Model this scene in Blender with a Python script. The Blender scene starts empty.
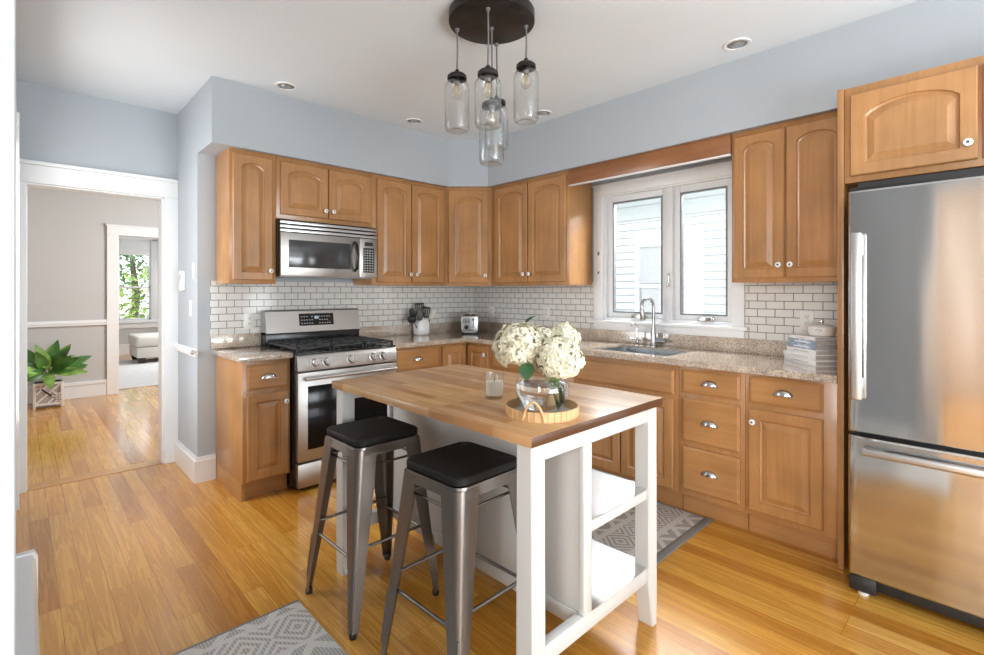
import bpy, bmesh, math, random
from mathutils import Vector, Matrix
random.seed(7)
PI = math.pi
S = bpy.context.scene
COL = S.collection
# ------------------------------------------------------------------ camera, world, lights, exposure
cam = bpy.data.cameras.new('camera'); co = bpy.data.objects.new('camera', cam); COL.objects.link(co)
co.location = (-3.443, -3.884, 1.322); co.rotation_euler = (PI/2, 0, 0.8037 - PI/2)
cam.sensor_width = 36; cam.lens = 36*491.5/984; cam.shift_x = -1.2/984; cam.shift_y = -35.7/984
cam.clip_start = 0.02; cam.clip_end = 200
S.camera = co
S.view_settings.view_transform = 'Standard'; S.view_settings.look = 'None'
S.view_settings.gamma = 1; S.view_settings.use_curve_mapping = False
S.view_settings.exposure = 0.54
S.cycles.max_bounces = 10; S.cycles.diffuse_bounces = 5; S.cycles.glossy_bounces = 5
S.cycles.transmission_bounces = 10; S.cycles.transparent_max_bounces = 24
S.cycles.sample_clamp_indirect = 4.0; S.cycles.caustics_reflective = False; S.cycles.caustics_refractive = False
w = bpy.data.worlds.new('sky'); S.world = w; w.use_nodes = True
bg = w.node_tree.nodes['Background']; bg.inputs[0].default_value = (0.86, 0.93, 1.0, 1); bg.inputs[1].default_value = 2.4

def sun(name, rot, e, col, ang=2):
    d = bpy.data.lights.new(name, 'SUN'); d.energy = e; d.color = col; d.angle = math.radians(ang)
    o = bpy.data.objects.new(name, d); COL.objects.link(o); o.rotation_euler = rot
def area(name, loc, target, sx, sy, e, col):
    d = bpy.data.lights.new(name, 'AREA'); d.shape = 'RECTANGLE'; d.size = sx; d.size_y = sy; d.energy = e; d.color = col
    o = bpy.data.objects.new(name, d); COL.objects.link(o); o.location = loc
    o.rotation_euler = (Vector(target) - Vector(loc)).to_track_quat('-Z', 'Y').to_euler()
    return o
sun('sun', (math.radians(22), math.radians(-38), 0), 0.7, (1.0, 0.96, 0.9))
area('fill_back', (-1.9, -8.7, 1.6), (-1.9, 0, 1.3), 3.0, 2.0, 58, (0.90, 0.955, 1.0))  # added soft fill from behind the camera; the near wall has no window
area('bounced_flash', (-2.3, -6.3, 0.9), (-2.5, -5.2, 2.71), 2.6, 1.6, 160, (0.86, 0.94, 1.0))
area('fill_hall_door', (-6.5, -4.75, 1.5), (0, -2.9, 1.1), 1.5, 1.9, 120, (0.97, 0.985, 1.0))  # added fill through the hall doorway, brightens the cabinets on the right
area('daylight_left_window', (-3.75, -0.35, 1.45), (-2.6, -0.45, 1.1), 1.1, 1.7, 26, (0.95, 0.975, 1.0))
area('fill_hall', (-4.6, -5.6, 1.5), (-6.9, -3.3, 1.3), 1.4, 1.6, 38, (1.0, 0.96, 0.9))  # added fill on the hall wall that the fridge doors mirror
area('daylight_front_room', (-1.0, 2.3, 1.9), (-3.6, 2.9, 0.7), 1.4, 1.6, 62, (0.98, 0.99, 1.0))
area('daylight_far_room', (-0.4, 6.6, 1.7), (-3.0, 6.4, 0.8), 1.6, 1.6, 60, (0.98, 0.99, 1.0))
area('daylight_kitchen_window', (0.55, -2.12, 2.42), (-0.45, -2.2, 0.92), 1.2, 0.5, 150, (0.95, 0.98, 1.0))

# ------------------------------------------------------------------ materials
MATS = {}
def base(name):
    m = bpy.data.materials.new(name); m.use_nodes = True; MATS[name] = m
    return m, m.node_tree.nodes, m.node_tree.links, m.node_tree.nodes['Principled BSDF']
def plain(name, col, rough=0.5, metal=0, noise=0.0, nscale=30, bump=0.0, coat=0.0, spec=None):
    m, N, L, P = base(name)
    P.inputs['Base Color'].default_value = (*col, 1); P.inputs['Roughness'].default_value = rough; P.inputs['Metallic'].default_value = metal
    P.inputs['Coat Weight'].default_value = coat
    if spec is not None: P.inputs['Specular IOR Level'].default_value = spec
    if noise or bump:
        t = N.new('ShaderNodeTexCoord'); n = N.new('ShaderNodeTexNoise'); n.inputs['Scale'].default_value = nscale; n.inputs['Detail'].default_value = 4
        L.new(t.outputs['Object'], n.inputs['Vector'])
        if noise:
            r = N.new('ShaderNodeValToRGB')
            r.color_ramp.elements[0].position = 0.3; r.color_ramp.elements[1].position = 0.7
            r.color_ramp.elements[0].color = (*[c*(1-noise) for c in col], 1); r.color_ramp.elements[1].color = (*[min(1, c*(1+noise)) for c in col], 1)
            L.new(n.outputs[0], r.inputs[0]); L.new(r.outputs[0], P.inputs['Base Color'])
        if bump:
            b = N.new('ShaderNodeBump'); b.inputs['Strength'].default_value = bump; b.inputs['Distance'].default_value = 0.003
            L.new(n.outputs[0], b.inputs['Height']); L.new(b.outputs[0], P.inputs['Normal'])
    return m
def mapped(N, L, scale, out='Object', rot=(0, 0, 0)):
    t = N.new('ShaderNodeTexCoord'); mp = N.new('ShaderNodeMapping')
    mp.inputs['Scale'].default_value = scale; mp.inputs['Rotation'].default_value = rot
    L.new(t.outputs[out], mp.inputs['Vector']); return mp
def ramp(N, L, src, stops):
    r = N.new('ShaderNodeValToRGB'); e = r.color_ramp.elements
    while len(e) < len(stops): e.new(0.5)
    for k, (p, c) in enumerate(stops): e[k].position = p; e[k].color = (*c, 1)
    L.new(src, r.inputs[0]); return r
def mixc(N, L, a, b, fac, mode='MULTIPLY'):
    x = N.new('ShaderNodeMix'); x.data_type = 'RGBA'; x.blend_type = mode
    if isinstance(fac, (int, float)): x.inputs[0].default_value = fac
    else: L.new(fac, x.inputs[0])
    for s, v in ((6, a), (7, b)):
        if isinstance(v, tuple): x.inputs[s].default_value = (*v, 1)
        else: L.new(v, x.inputs[s])
    return x.outputs[2]
def wood(name, c0, c1, scale, rough=0.34, coat=0.25, blotch=0.25):
    m, N, L, P = base(name)
    mp = mapped(N, L, scale); n = N.new('ShaderNodeTexNoise'); n.inputs['Scale'].default_value = 1; n.inputs['Detail'].default_value = 6; n.inputs['Distortion'].default_value = 0.6
    L.new(mp.outputs[0], n.inputs['Vector'])
    r = ramp(N, L, n.outputs[0], [(0.3, c0), (0.7, c1)])
    t2 = mapped(N, L, (3, 3, 3)); n2 = N.new('ShaderNodeTexNoise'); n2.inputs['Scale'].default_value = 1.3; n2.inputs['Detail'].default_value = 3
    L.new(t2.outputs[0], n2.inputs['Vector'])
    r2 = ramp(N, L, n2.outputs[0], [(0.3, (1-blotch,)*3), (0.7, (1, 1, 1))])
    col = mixc(N, L, r.outputs[0], r2.outputs[0], 1.0)
    L.new(col, P.inputs['Base Color'])
    P.inputs['Roughness'].default_value = rough; P.inputs['Coat Weight'].default_value = coat; P.inputs['Coat Roughness'].default_value = 0.15
    return m
WC0, WC1 = (0.40, 0.19, 0.066), (0.475, 0.238, 0.087)
M_WOOD = wood('maple_upright', WC0, WC1, (45, 45, 2.2))
M_WOODH = wood('maple_level', WC0, WC1, (2.2, 45, 45))
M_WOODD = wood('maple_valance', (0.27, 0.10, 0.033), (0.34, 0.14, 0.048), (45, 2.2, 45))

def floor_mat(name, tint=(1, 1, 1), swap=True):
    m, N, L, P = base(name)
    t = N.new('ShaderNodeTexCoord'); sp = N.new('ShaderNodeSeparateXYZ'); cb = N.new('ShaderNodeCombineXYZ'); L.new(t.outputs['Object'], sp.inputs[0])
    a, b = ('Y', 'X') if swap else ('X', 'Y')
    L.new(sp.outputs[a], cb.inputs['X']); L.new(sp.outputs[b], cb.inputs['Y'])
    br = N.new('ShaderNodeTexBrick'); br.inputs['Scale'].default_value = 1; br.inputs['Brick Width'].default_value = 1.15; br.inputs['Row Height'].default_value = 0.083
    br.inputs['Mortar Size'].default_value = 0.0011; br.inputs['Mortar Smooth'].default_value = 0.2; br.offset = 0.37; br.offset_frequency = 3
    br.inputs['Color1'].default_value = (0, 0, 0, 1); br.inputs['Color2'].default_value = (1, 1, 1, 1); br.inputs['Mortar'].default_value = (0.5, 0.5, 0.5, 1)
    L.new(cb.outputs[0], br.inputs['Vector'])
    # plank tone
    tone = ramp(N, L, br.outputs['Color'], [(0.0, (0.46, 0.185, 0.022)), (0.35, (0.60, 0.272, 0.036)), (1.0, (0.70, 0.37, 0.07))])
    # grain: shift the noise per plank so each board has its own figure
    mp = N.new('ShaderNodeMapping'); mp.inputs['Scale'].default_value = (1.8, 40, 1); L.new(cb.outputs[0], mp.inputs['Vector'])
    sc = N.new('ShaderNodeVectorMath'); sc.operation = 'SCALE'; sc.inputs['Scale'].default_value = 9.0; L.new(br.outputs['Color'], sc.inputs[0])
    ad = N.new('ShaderNodeVectorMath'); L.new(mp.outputs[0], ad.inputs[0]); L.new(sc.outputs[0], ad.inputs[1])
    n = N.new('ShaderNodeTexNoise'); n.inputs['Scale'].default_value = 1; n.inputs['Detail'].default_value = 5; n.inputs['Distortion'].default_value = 1.4
    L.new(ad.outputs[0], n.inputs['Vector'])
    wv = N.new('ShaderNodeMath'); wv.operation = 'SINE'; mu = N.new('ShaderNodeMath'); mu.operation = 'MULTIPLY'; mu.inputs[1].default_value = 24
    L.new(n.outputs[0], mu.inputs[0]); L.new(mu.outputs[0], wv.inputs[0])
    g = ramp(N, L, wv.outputs[0], [(0.0, (0.72, 0.62, 0.5)), (0.3, (1, 1, 1))])
    g2 = ramp(N, L, n.outputs[0], [(0.3, (0.80, 0.76, 0.70)), (0.65, (1.05, 1.05, 1.05))])
    col = mixc(N, L, tone.outputs[0], g.outputs[0], 0.5); col = mixc(N, L, col, g2.outputs[0], 0.6)
    seam = ramp(N, L, br.outputs['Fac'], [(0.0, (1, 1, 1)), (1.0, (0.42, 0.34, 0.28))])
    col = mixc(N, L, col, seam.outputs[0], 0.85); col = mixc(N, L, col, tint, 1.0)
    L.new(col, P.inputs['Base Color'])
    P.inputs['Roughness'].default_value = 0.26; P.inputs['Coat Weight'].default_value = 0.6; P.inputs['Coat Roughness'].default_value = 0.12
    bp = N.new('ShaderNodeBump'); bp.inputs['Strength'].default_value = 0.10; bp.inputs['Distance'].default_value = 0.004
    n3 = N.new('ShaderNodeTexNoise'); n3.inputs['Scale'].default_value = 1; n3.inputs['Detail'].default_value = 1
    mp3 = N.new('ShaderNodeMapping'); mp3.inputs['Scale'].default_value = (7, 26, 1); L.new(cb.outputs[0], mp3.inputs['Vector']); L.new(mp3.outputs[0], n3.inputs['Vector'])
    L.new(n3.outputs[0], bp.inputs['Height']); L.new(bp.outputs[0], P.inputs['Normal']); L.new(bp.outputs[0], P.inputs['Coat Normal'])
    return m
M_FLOOR = floor_mat('oak_floor')
M_THRESH = wood('oak_threshold', (0.44, 0.20, 0.04), (0.54, 0.27, 0.06), (2.2, 45, 45), 0.25, 0.4, 0.1)
M_INLAY = floor_mat('oak_border', (0.72, 0.62, 0.55))
def brick_mat(name, axes, bw, rh, mortar, c1, c2, cm, rough, bump=0.4, grain=None, coat=0):
    m, N, L, P = base(name)
    t = N.new('ShaderNodeTexCoord'); sp = N.new('ShaderNodeSeparateXYZ'); cb = N.new('ShaderNodeCombineXYZ'); L.new(t.outputs['Object'], sp.inputs[0])
    L.new(sp.outputs[axes[0]], cb.inputs['X']); L.new(sp.outputs[axes[1]], cb.inputs['Y'])
    br = N.new('ShaderNodeTexBrick'); br.inputs['Scale'].default_value = 1; br.inputs['Brick Width'].default_value = bw; br.inputs['Row Height'].default_value = rh
    br.inputs['Mortar Size'].default_value = mortar; br.inputs['Mortar Smooth'].default_value = 0.1
    br.inputs['Color1'].default_value = (*c1, 1); br.inputs['Color2'].default_value = (*c2, 1); br.inputs['Mortar'].default_value = (*cm, 1)
    L.new(cb.outputs[0], br.inputs['Vector']); col = br.outputs['Color']
    if grain:
        br.offset = 0.41; br.offset_frequency = 2
        mp = N.new('ShaderNodeMapping'); mp.inputs['Scale'].default_value = grain; L.new(cb.outputs[0], mp.inputs['Vector'])
        n = N.new('ShaderNodeTexNoise'); n.inputs['Scale'].default_value = 1; n.inputs['Detail'].default_value = 5; L.new(mp.outputs[0], n.inputs['Vector'])
        g = ramp(N, L, n.outputs[0], [(0.3, (0.8, 0.76, 0.7)), (0.7, (1.05, 1.05, 1.05))]); col = mixc(N, L, col, g.outputs[0], 0.8)
    L.new(col, P.inputs['Base Color']); P.inputs['Roughness'].default_value = rough; P.inputs['Coat Weight'].default_value = coat
    if bump:
        b = N.new('ShaderNodeBump'); b.invert = True; b.inputs['Strength'].default_value = bump; b.inputs['Distance'].default_value = 0.002
        L.new(br.outputs['Fac'], b.inputs['Height']); L.new(b.outputs[0], P.inputs['Normal'])
    return m
TC = (0.70, 0.685, 0.65)
M_TILEX = brick_mat('subway_tile_range_wall', 'XZ', 0.103, 0.0505, 0.0028, TC, (0.66, 0.645, 0.61), (0.23, 0.215, 0.20), 0.12)
M_TILEY = brick_mat('subway_tile_window_wall', 'YZ', 0.103, 0.0505, 0.0028, TC, (0.66, 0.645, 0.61), (0.23, 0.215, 0.20), 0.12)
M_BUTCHER = brick_mat('butcher_block', 'YX', 0.33, 0.042, 0.0004, (0.41, 0.195, 0.072), (0.64, 0.40, 0.20), (0.30, 0.14, 0.06), 0.34, 0.05, grain=(5, 60, 1), coat=0.15)
M_BUTCHERE = brick_mat('butcher_end_grain_shaded', 'XY', 0.33, 0.042, 0.0004, (0.11, 0.042, 0.014), (0.165, 0.068, 0.024), (0.09, 0.036, 0.014), 0.34, 0.05, grain=(5, 60, 1), coat=0.15)  # dark end grain, with shade on the near edge mixed into the colour

def granite():
    m, N, L, P = base('granite')
    mp = mapped(N, L, (1, 1, 1)); n = N.new('ShaderNodeTexNoise'); n.inputs['Scale'].default_value = 9; n.inputs['Detail'].default_value = 3
    v = N.new('ShaderNodeTexVoronoi'); v.inputs['Scale'].default_value = 210
    v2 = N.new('ShaderNodeTexNoise'); v2.inputs['Scale'].default_value = 110; v2.inputs['Detail'].default_value = 2
    for x in (n, v, v2): L.new(mp.outputs[0], x.inputs['Vector'])
    a = ramp(N, L, n.outputs[0], [(0.3, (0.43, 0.365, 0.305)), (0.7, (0.58, 0.515, 0.445))])
    sp = N.new('ShaderNodeSeparateColor'); L.new(v.outputs['Color'], sp.inputs[0])
    b = ramp(N, L, sp.outputs[0], [(0.0, (0.42, 0.39, 0.36)), (0.12, (0.70, 0.65, 0.6)), (0.24, (1, 1, 1)), (0.82, (1.1, 1.07, 1.02)), (1.0, (1.35, 1.3, 1.2))])
    c = ramp(N, L, v2.outputs[0], [(0.42, (0.72, 0.66, 0.62)), (0.58, (1.08, 1.06, 1.04))])
    col = mixc(N, L, a.outputs[0], b.outputs[0], 0.9); col = mixc(N, L, col, c.outputs[0], 0.8)
    L.new(col, P.inputs['Base Color']); P.inputs['Roughness'].default_value = 0.12; P.inputs['Specular IOR Level'].default_value = 0.6; P.inputs['Coat Weight'].default_value = 1.0; P.inputs['Coat Roughness'].default_value = 0.06
    return m
M_GRANITE = granite()
def steel(name, col, rough, scale, wave=0.0):
    m, N, L, P = base(name)
    P.inputs['Metallic'].default_value = 1; P.inputs['Base Color'].default_value = (*col, 1)
    mp = mapped(N, L, scale); n = N.new('ShaderNodeTexNoise'); n.inputs['Scale'].default_value = 1; n.inputs['Detail'].default_value = 4; L.new(mp.outputs[0], n.inputs['Vector'])
    r = N.new('ShaderNodeMapRange'); r.inputs[3].default_value = rough*0.8; r.inputs[4].default_value = rough*1.25; L.new(n.outputs[0], r.inputs[0]); L.new(r.outputs[0], P.inputs['Roughness'])
    if wave:
        mp2 = mapped(N, L, (1, 3.2, 0.55)); n2 = N.new('ShaderNodeTexNoise'); n2.inputs['Scale'].default_value = 1.6; n2.inputs['Detail'].default_value = 1; L.new(mp2.outputs[0], n2.inputs['Vector'])
        b = N.new('ShaderNodeBump'); b.inputs['Strength'].default_value = wave; b.inputs['Distance'].default_value = 0.05
        L.new(n2.outputs[0], b.inputs['Height']); L.new(b.outputs[0], P.inputs['Normal'])
    return m
M_STEEL = plain('brushed_steel', (0.45, 0.43, 0.41), 0.36, 1)
M_FRIDGE = steel('fridge_steel', (0.60, 0.59, 0.58), 0.12, (200, 200, 2), 0.14)
M_FAUCET = plain('faucet_steel', (0.42, 0.42, 0.42), 0.25, 1)
M_CHROME = plain('chrome', (0.72, 0.72, 0.73), 0.12, 1)
M_NICKEL = plain('nickel', (0.60, 0.58, 0.55), 0.22, 1)
M_SATIN = plain('satin_aluminium', (0.58, 0.58, 0.58), 0.32, 1)
M_GUN = steel('gunmetal', (0.235, 0.21, 0.19), 0.33, (60, 60, 3))
M_GUNR = plain('gunmetal_rod', (0.24, 0.225, 0.21), 0.35, 1)
M_SHELF = plain('shelf_steel', (0.78, 0.79, 0.80), 0.28, 1)
M_BLACK = plain('black_enamel', (0.010, 0.010, 0.011), 0.22)
M_BLACKM = plain('black_matt', (0.014, 0.014, 0.014), 0.5)
M_IRON = plain('cast_iron', (0.018, 0.019, 0.02), 0.45, 0, 0, 200, 0.3)
M_OVENGLASS = plain('oven_glass', (0.006, 0.006, 0.007), 0.12, spec=0.2)
M_MWGLASS = plain('microwave_glass', (0.05, 0.05, 0.052), 0.12)
M_BRONZE = plain('dark_bronze', (0.035, 0.030, 0.028), 0.38, 0.5, 0.5, 9)
M_CORD = plain('cord_grey', (0.16, 0.155, 0.15), 0.5)
M_SEAT = wood('ebonised_wood', (0.008, 0.007, 0.007), (0.020, 0.017, 0.015), (4, 70, 70), 0.6, 0.0, 0.2); M_SEAT.node_tree.nodes['Principled BSDF'].inputs['Specular IOR Level'].default_value = 0.22
M_BLUE = plain('blue_grey_paint', (0.405, 0.435, 0.462), 0.6, 0, 0.012, 2.0)
M_DOORWALL = M_BLUE
M_CEIL = plain('ceiling_paint', (0.69, 0.735, 0.765), 0.8, 0, 0.008, 3.0)
M_WHITE = plain('white_trim_paint', (0.75, 0.755, 0.755), 0.35, 0, 0.01, 8)
M_ISL = plain('white_lacquer', (0.60, 0.59, 0.57), 0.35, 0, 0.01, 6)
M_GREY = plain('warm_grey_paint', (0.49, 0.485, 0.475), 0.7, 0, 0.01, 3)
M_CREAM = plain('cream_paint', (0.72, 0.64, 0.54), 0.7, 0, 0.01, 3)
M_VINYL = plain('white_vinyl', (0.72, 0.73, 0.74), 0.4)
M_GASKET = plain('grey_gasket', (0.17, 0.175, 0.18), 0.5)
M_PLATE = plain('ivory_plate', (0.72, 0.70, 0.66), 0.35)
M_SLOT = plain('dark_slot', (0.03, 0.03, 0.03), 0.5)
M_CERAMIC = plain('white_ceramic', (0.78, 0.78, 0.77), 0.15)
M_CREAMCER = plain('cream_enamel', (0.70, 0.68, 0.64), 0.2)
M_KEYS = plain('grey_keys', (0.42, 0.43, 0.44), 0.5)
M_DISP = plain('pale_display', (0.45, 0.55, 0.6), 0.2)
M_BAFFLE = plain('grey_baffle', (0.20, 0.20, 0.20), 0.5)
M_SIDING = plain('white_siding', (0.60, 0.605, 0.61), 0.6)
M_HPANE = plain('blind_behind_pane', (0.30, 0.305, 0.30), 0.25)
M_FRIEZE = plain('frieze_eave_shade', (0.46, 0.475, 0.45), 0.7)
M_GROUND = plain('pale_bounce_ground', (0.45, 0.44, 0.42), 0.9, 0, 0.2, 20)
M_GRASS = plain('lawn', (0.16, 0.30, 0.06), 0.9, 0, 0.3, 8)
M_LEAF = plain('plant_leaf', (0.060, 0.165, 0.030), 0.35, 0, 0.5, 9)
M_LEAF2 = plain('plant_leaf_pale', (0.19, 0.33, 0.07), 0.35, 0, 0.5, 11)
M_HLEAF = plain('hydrangea_leaf', (0.022, 0.07, 0.02), 0.4, 0, 0.3, 30)
M_STEMG = plain('green_stem', (0.16, 0.30, 0.07), 0.45)
M_PETAL = plain('cream_petal', (0.68, 0.635, 0.48), 0.55, 0, 0.06, 12)
M_TREE = plain('tree_leaf', (0.30, 0.42, 0.08), 0.6, 0, 0.4, 3)
M_TREED = plain('tree_leaf_dark', (0.13, 0.24, 0.07), 0.6, 0, 0.4, 3)
M_BARK = plain('bark', (0.12, 0.09, 0.06), 0.9)
M_SOIL = plain('soil', (0.04, 0.03, 0.022), 0.9)
M_WHITEWASH = plain('whitewashed_wood', (0.66, 0.62, 0.58), 0.6, 0, 0.08, 40)
M_LATTBACK = plain('weathered_board', (0.36, 0.31, 0.27), 0.7, 0, 0.15, 40)
M_FABRIC = plain('ivory_upholstery', (0.72, 0.68, 0.62), 0.9, 0, 0.03, 60, 0.2)
M_DARKWOOD = plain('dark_wood_foot', (0.03, 0.018, 0.012), 0.4)
M_PALERUG = plain('pale_grey_rug', (0.62, 0.61, 0.60), 0.95, 0, 0.06, 14, 0.5)
M_BAMBOO = wood('bamboo', (0.58, 0.34, 0.15), (0.72, 0.46, 0.23), (30, 30, 30), 0.45, 0.1, 0.1)
M_WAX = plain('candle_wax', (0.84, 0.80, 0.70), 0.5)
M_PAPER = plain('book_paper', (0.42, 0.38, 0.35), 0.8, 0, 0.25, 160)
M_BWHITE = plain('book_white', (0.84, 0.83, 0.82), 0.4)
M_BBLUE = plain('book_blue', (0.33, 0.40, 0.50), 0.4, 0, 0.55, 26)
M_BPALE = plain('book_pale', (0.78, 0.76, 0.77), 0.4, 0, 0.10, 30)
M_BANDS = plain('book_lettering', (0.50, 0.49, 0.50), 0.5)
M_UTG = plain('grey_silicone', (0.10, 0.095, 0.09), 0.5)
M_UTW = plain('beige_silicone', (0.62, 0.57, 0.50), 0.5)
M_SINK = plain('sink_steel', (0.55, 0.57, 0.58), 0.25, 1)
M_BRASS = plain('bulb_cap', (0.35, 0.33, 0.30), 0.3, 1)
M_FIL = plain('amber_filament', (0.75, 0.55, 0.28), 0.4)
M_RUGEDGE = plain('rug_binding', (0.19, 0.17, 0.155), 0.95, 0, 0.1, 90)

def glass_mat(name, tint=(1, 1, 1), ior=1.45, add=0.0):
    m = bpy.data.materials.new(name); m.use_nodes = True; N = m.node_tree.nodes; L = m.node_tree.links
    N.remove(N['Principled BSDF'])
    tr = N.new('ShaderNodeBsdfTransparent'); tr.inputs[0].default_value = (*tint, 1)
    gl = N.new('ShaderNodeBsdfGlossy'); gl.inputs['Roughness'].default_value = 0.03
    lw_ = N.new('ShaderNodeLayerWeight'); lw_.inputs['Blend'].default_value = 0.5
    pw = N.new('ShaderNodeMath'); pw.operation = 'POWER'; pw.inputs[1].default_value = 3.2; L.new(lw_.outputs['Facing'], pw.inputs[0])
    ad = N.new('ShaderNodeMath'); ad.operation = 'MULTIPLY_ADD'; ad.inputs[1].default_value = 0.75; ad.inputs[2].default_value = 0.035 + add; L.new(pw.outputs[0], ad.inputs[0])
    mx = N.new('ShaderNodeMixShader'); L.new(ad.outputs[0], mx.inputs[0]); L.new(tr.outputs[0], mx.inputs[1]); L.new(gl.outputs[0], mx.inputs[2])
    L.new(mx.outputs[0], N['Material Output'].inputs[0]); return m
M_JAR = glass_mat('jar_glass', (0.975, 0.98, 0.98), 1.5, 0.02)
M_PANE = glass_mat('window_pane', (0.98, 0.99, 0.99), 1.25)
M_BULB = glass_mat('bulb_glass', (0.95, 0.93, 0.88), 1.5, 0.04)
def water_mat():
    m, N, L, P = base('water'); P.inputs['Base Color'].default_value = (0.95, 0.98, 1, 1); P.inputs['Transmission Weight'].default_value = 1
    P.inputs['IOR'].default_value = 1.33; P.inputs['Roughness'].default_value = 0.0; return m
M_WATER = water_mat()

def rug_mat(name, dark, light, px, py, band, bandx):
    """woven rug: nested diamonds with plain bands between them; object coordinates, metres"""
    m, N, L, P = base(name)
    t = N.new('ShaderNodeTexCoord'); sp = N.new('ShaderNodeSeparateXYZ'); L.new(t.outputs['Object'], sp.inputs[0])
    def mth(op, a, b=None, c=None):
        x = N.new('ShaderNodeMath'); x.operation = op
        for k, v in enumerate((a, b, c)):
            if v is None: continue
            if isinstance(v, (int, float)): x.inputs[k].default_value = v
            else: L.new(v, x.inputs[k])
        return x.outputs[0]
    X, Y = sp.outputs['X'], sp.outputs['Y']
    if not bandx: X, Y = Y, X
    # along X: period px*2 = diamond band + chevron band
    fx = mth('FRACT', mth('DIVIDE', X, px)); fy = mth('FRACT', mth('DIVIDE', Y, py))
    ax = mth('ABSOLUTE', mth('SUBTRACT', fx, 0.5)); ay = mth('ABSOLUTE', mth('SUBTRACT', fy, 0.5))
    d = mth('ADD', ax, ay)
    rings = mth('GREATER_THAN', mth('FRACT', mth('MULTIPLY', d, 5.0)), 0.5)
    bx = mth('FRACT', mth('DIVIDE', X, px*2))
    chev = mth('GREATER_THAN', mth('FRACT', mth('ADD', mth('MULTIPLY', fx, 2.0), mth('MULTIPLY', ay, 2.0))), 0.55)
    pick = mth('GREATER_THAN', bx, 0.5)
    pat = mth('ADD', mth('MULTIPLY', rings, pick), mth('MULTIPLY', chev, mth('SUBTRACT', 1.0, pick)))
    stripe = mth('LESS_THAN', mth('ABSOLUTE', mth('SUBTRACT', mth('FRACT', mth('ADD', mth('DIVIDE', X, px), 0.5)), 0.5)), band)
    pat = mth('MAXIMUM', pat, stripe)
    n = N.new('ShaderNodeTexNoise'); n.inputs['Scale'].default_value = 190; n.inputs['Detail'].default_value = 2; L.new(t.outputs['Object'], n.inputs['Vector'])
    weave = mth('FRACT', mth('MULTIPLY', Y, 90.0)); wv = mth('GREATER_THAN', weave, 0.45)
    lt = ramp(N, L, n.outputs[0], [(0.35, tuple(c*0.86 for c in light)), (0.65, light)])
    dk0 = mixc(N, L, dark, tuple(0.5*(a+b) for a, b in zip(dark, light)), wv, 'MIX')
    col = mixc(N, L, dk0, lt.outputs[0], pat, 'MIX')
    L.new(col, P.inputs['Base Color']); P.inputs['Roughness'].default_value = 0.95
    h = mth('ADD', mth('MULTIPLY', pat, 0.7), mth('MULTIPLY', n.outputs[0], 0.5))
    b = N.new('ShaderNodeBump'); b.inputs['Strength'].default_value = 0.6; b.inputs['Distance'].default_value = 0.004; L.new(h, b.inputs['Height']); L.new(b.outputs[0], P.inputs['Normal'])
    return m
M_RUGL = rug_mat('cream_woven_rug', (0.36, 0.335, 0.31), (0.72, 0.70, 0.66), 0.21, 0.19, 0.055, False)
M_RUGD = rug_mat('taupe_woven_rug', (0.20, 0.165, 0.14), (0.50, 0.45, 0.40), 0.20, 0.17, 0.09, False)

# ------------------------------------------------------------------ mesh helpers
def B(): return bmesh.new()
def faces_since(bm, n, mi):
    if mi:
        bm.faces.ensure_lookup_table()
        for f in bm.faces[n:]: f.material_index = mi
def box(bm, x0, x1, y0, y1, z0, z1, bev=0.0, mi=0, seg=2):
    n = len(bm.faces)
    t = bmesh.new(); bmesh.ops.create_cube(t, size=1)
    for v in t.verts: v.co = Vector((x0+(x1-x0)*(v.co.x+.5), y0+(y1-y0)*(v.co.y+.5), z0+(z1-z0)*(v.co.z+.5)))
    if bev: bmesh.ops.bevel(t, geom=t.edges[:], offset=bev, segments=seg, affect='EDGES', profile=0.5)
    merge(bm, t); faces_since(bm, n, mi)
def merge(bm, t, mat=None):
    vm = {}
    for v in t.verts: vm[v] = bm.verts.new(mat @ v.co if mat else v.co)
    for f in t.faces:
        nf = bm.faces.new([vm[v] for v in f.verts]); nf.material_index = f.material_index
    t.free()
def frame_of(d):
    d = d.normalized(); a = Vector((0, 0, 1)) if abs(d.z) < 0.95 else Vector((1, 0, 0))
    u = d.cross(a).normalized(); return u, d.cross(u).normalized()
def tube(bm, pts, r, n=10, mi=0, cap=True, closed=False):
    nf = len(bm.faces); pts = [Vector(p) for p in pts]; rs = r if isinstance(r, (list, tuple)) else [r]*len(pts)
    rings = []; u = None
    for k, p in enumerate(pts):
        if closed: d = pts[(k+1) % len(pts)] - pts[k-1]
        else: d = pts[min(k+1, len(pts)-1)] - pts[max(k-1, 0)]
        d.normalize()
        if u is None: u, v = frame_of(d)
        else:
            u = (u - d*u.dot(d)).normalized(); v = d.cross(u)
        rings.append([bm.verts.new(p + (u*math.cos(2*PI*i/n) + v*math.sin(2*PI*i/n))*rs[k]) for i in range(n)])
    for k in range(len(rings) - (0 if closed else 1)):
        a, b = rings[k], rings[(k+1) % len(rings)]
        for i in range(n): bm.faces.new((a[i], a[(i+1) % n], b[(i+1) % n], b[i]))
    if cap and not closed:
        bm.faces.new(rings[0][::-1]); bm.faces.new(rings[-1])
    faces_since(bm, nf, mi)
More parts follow.
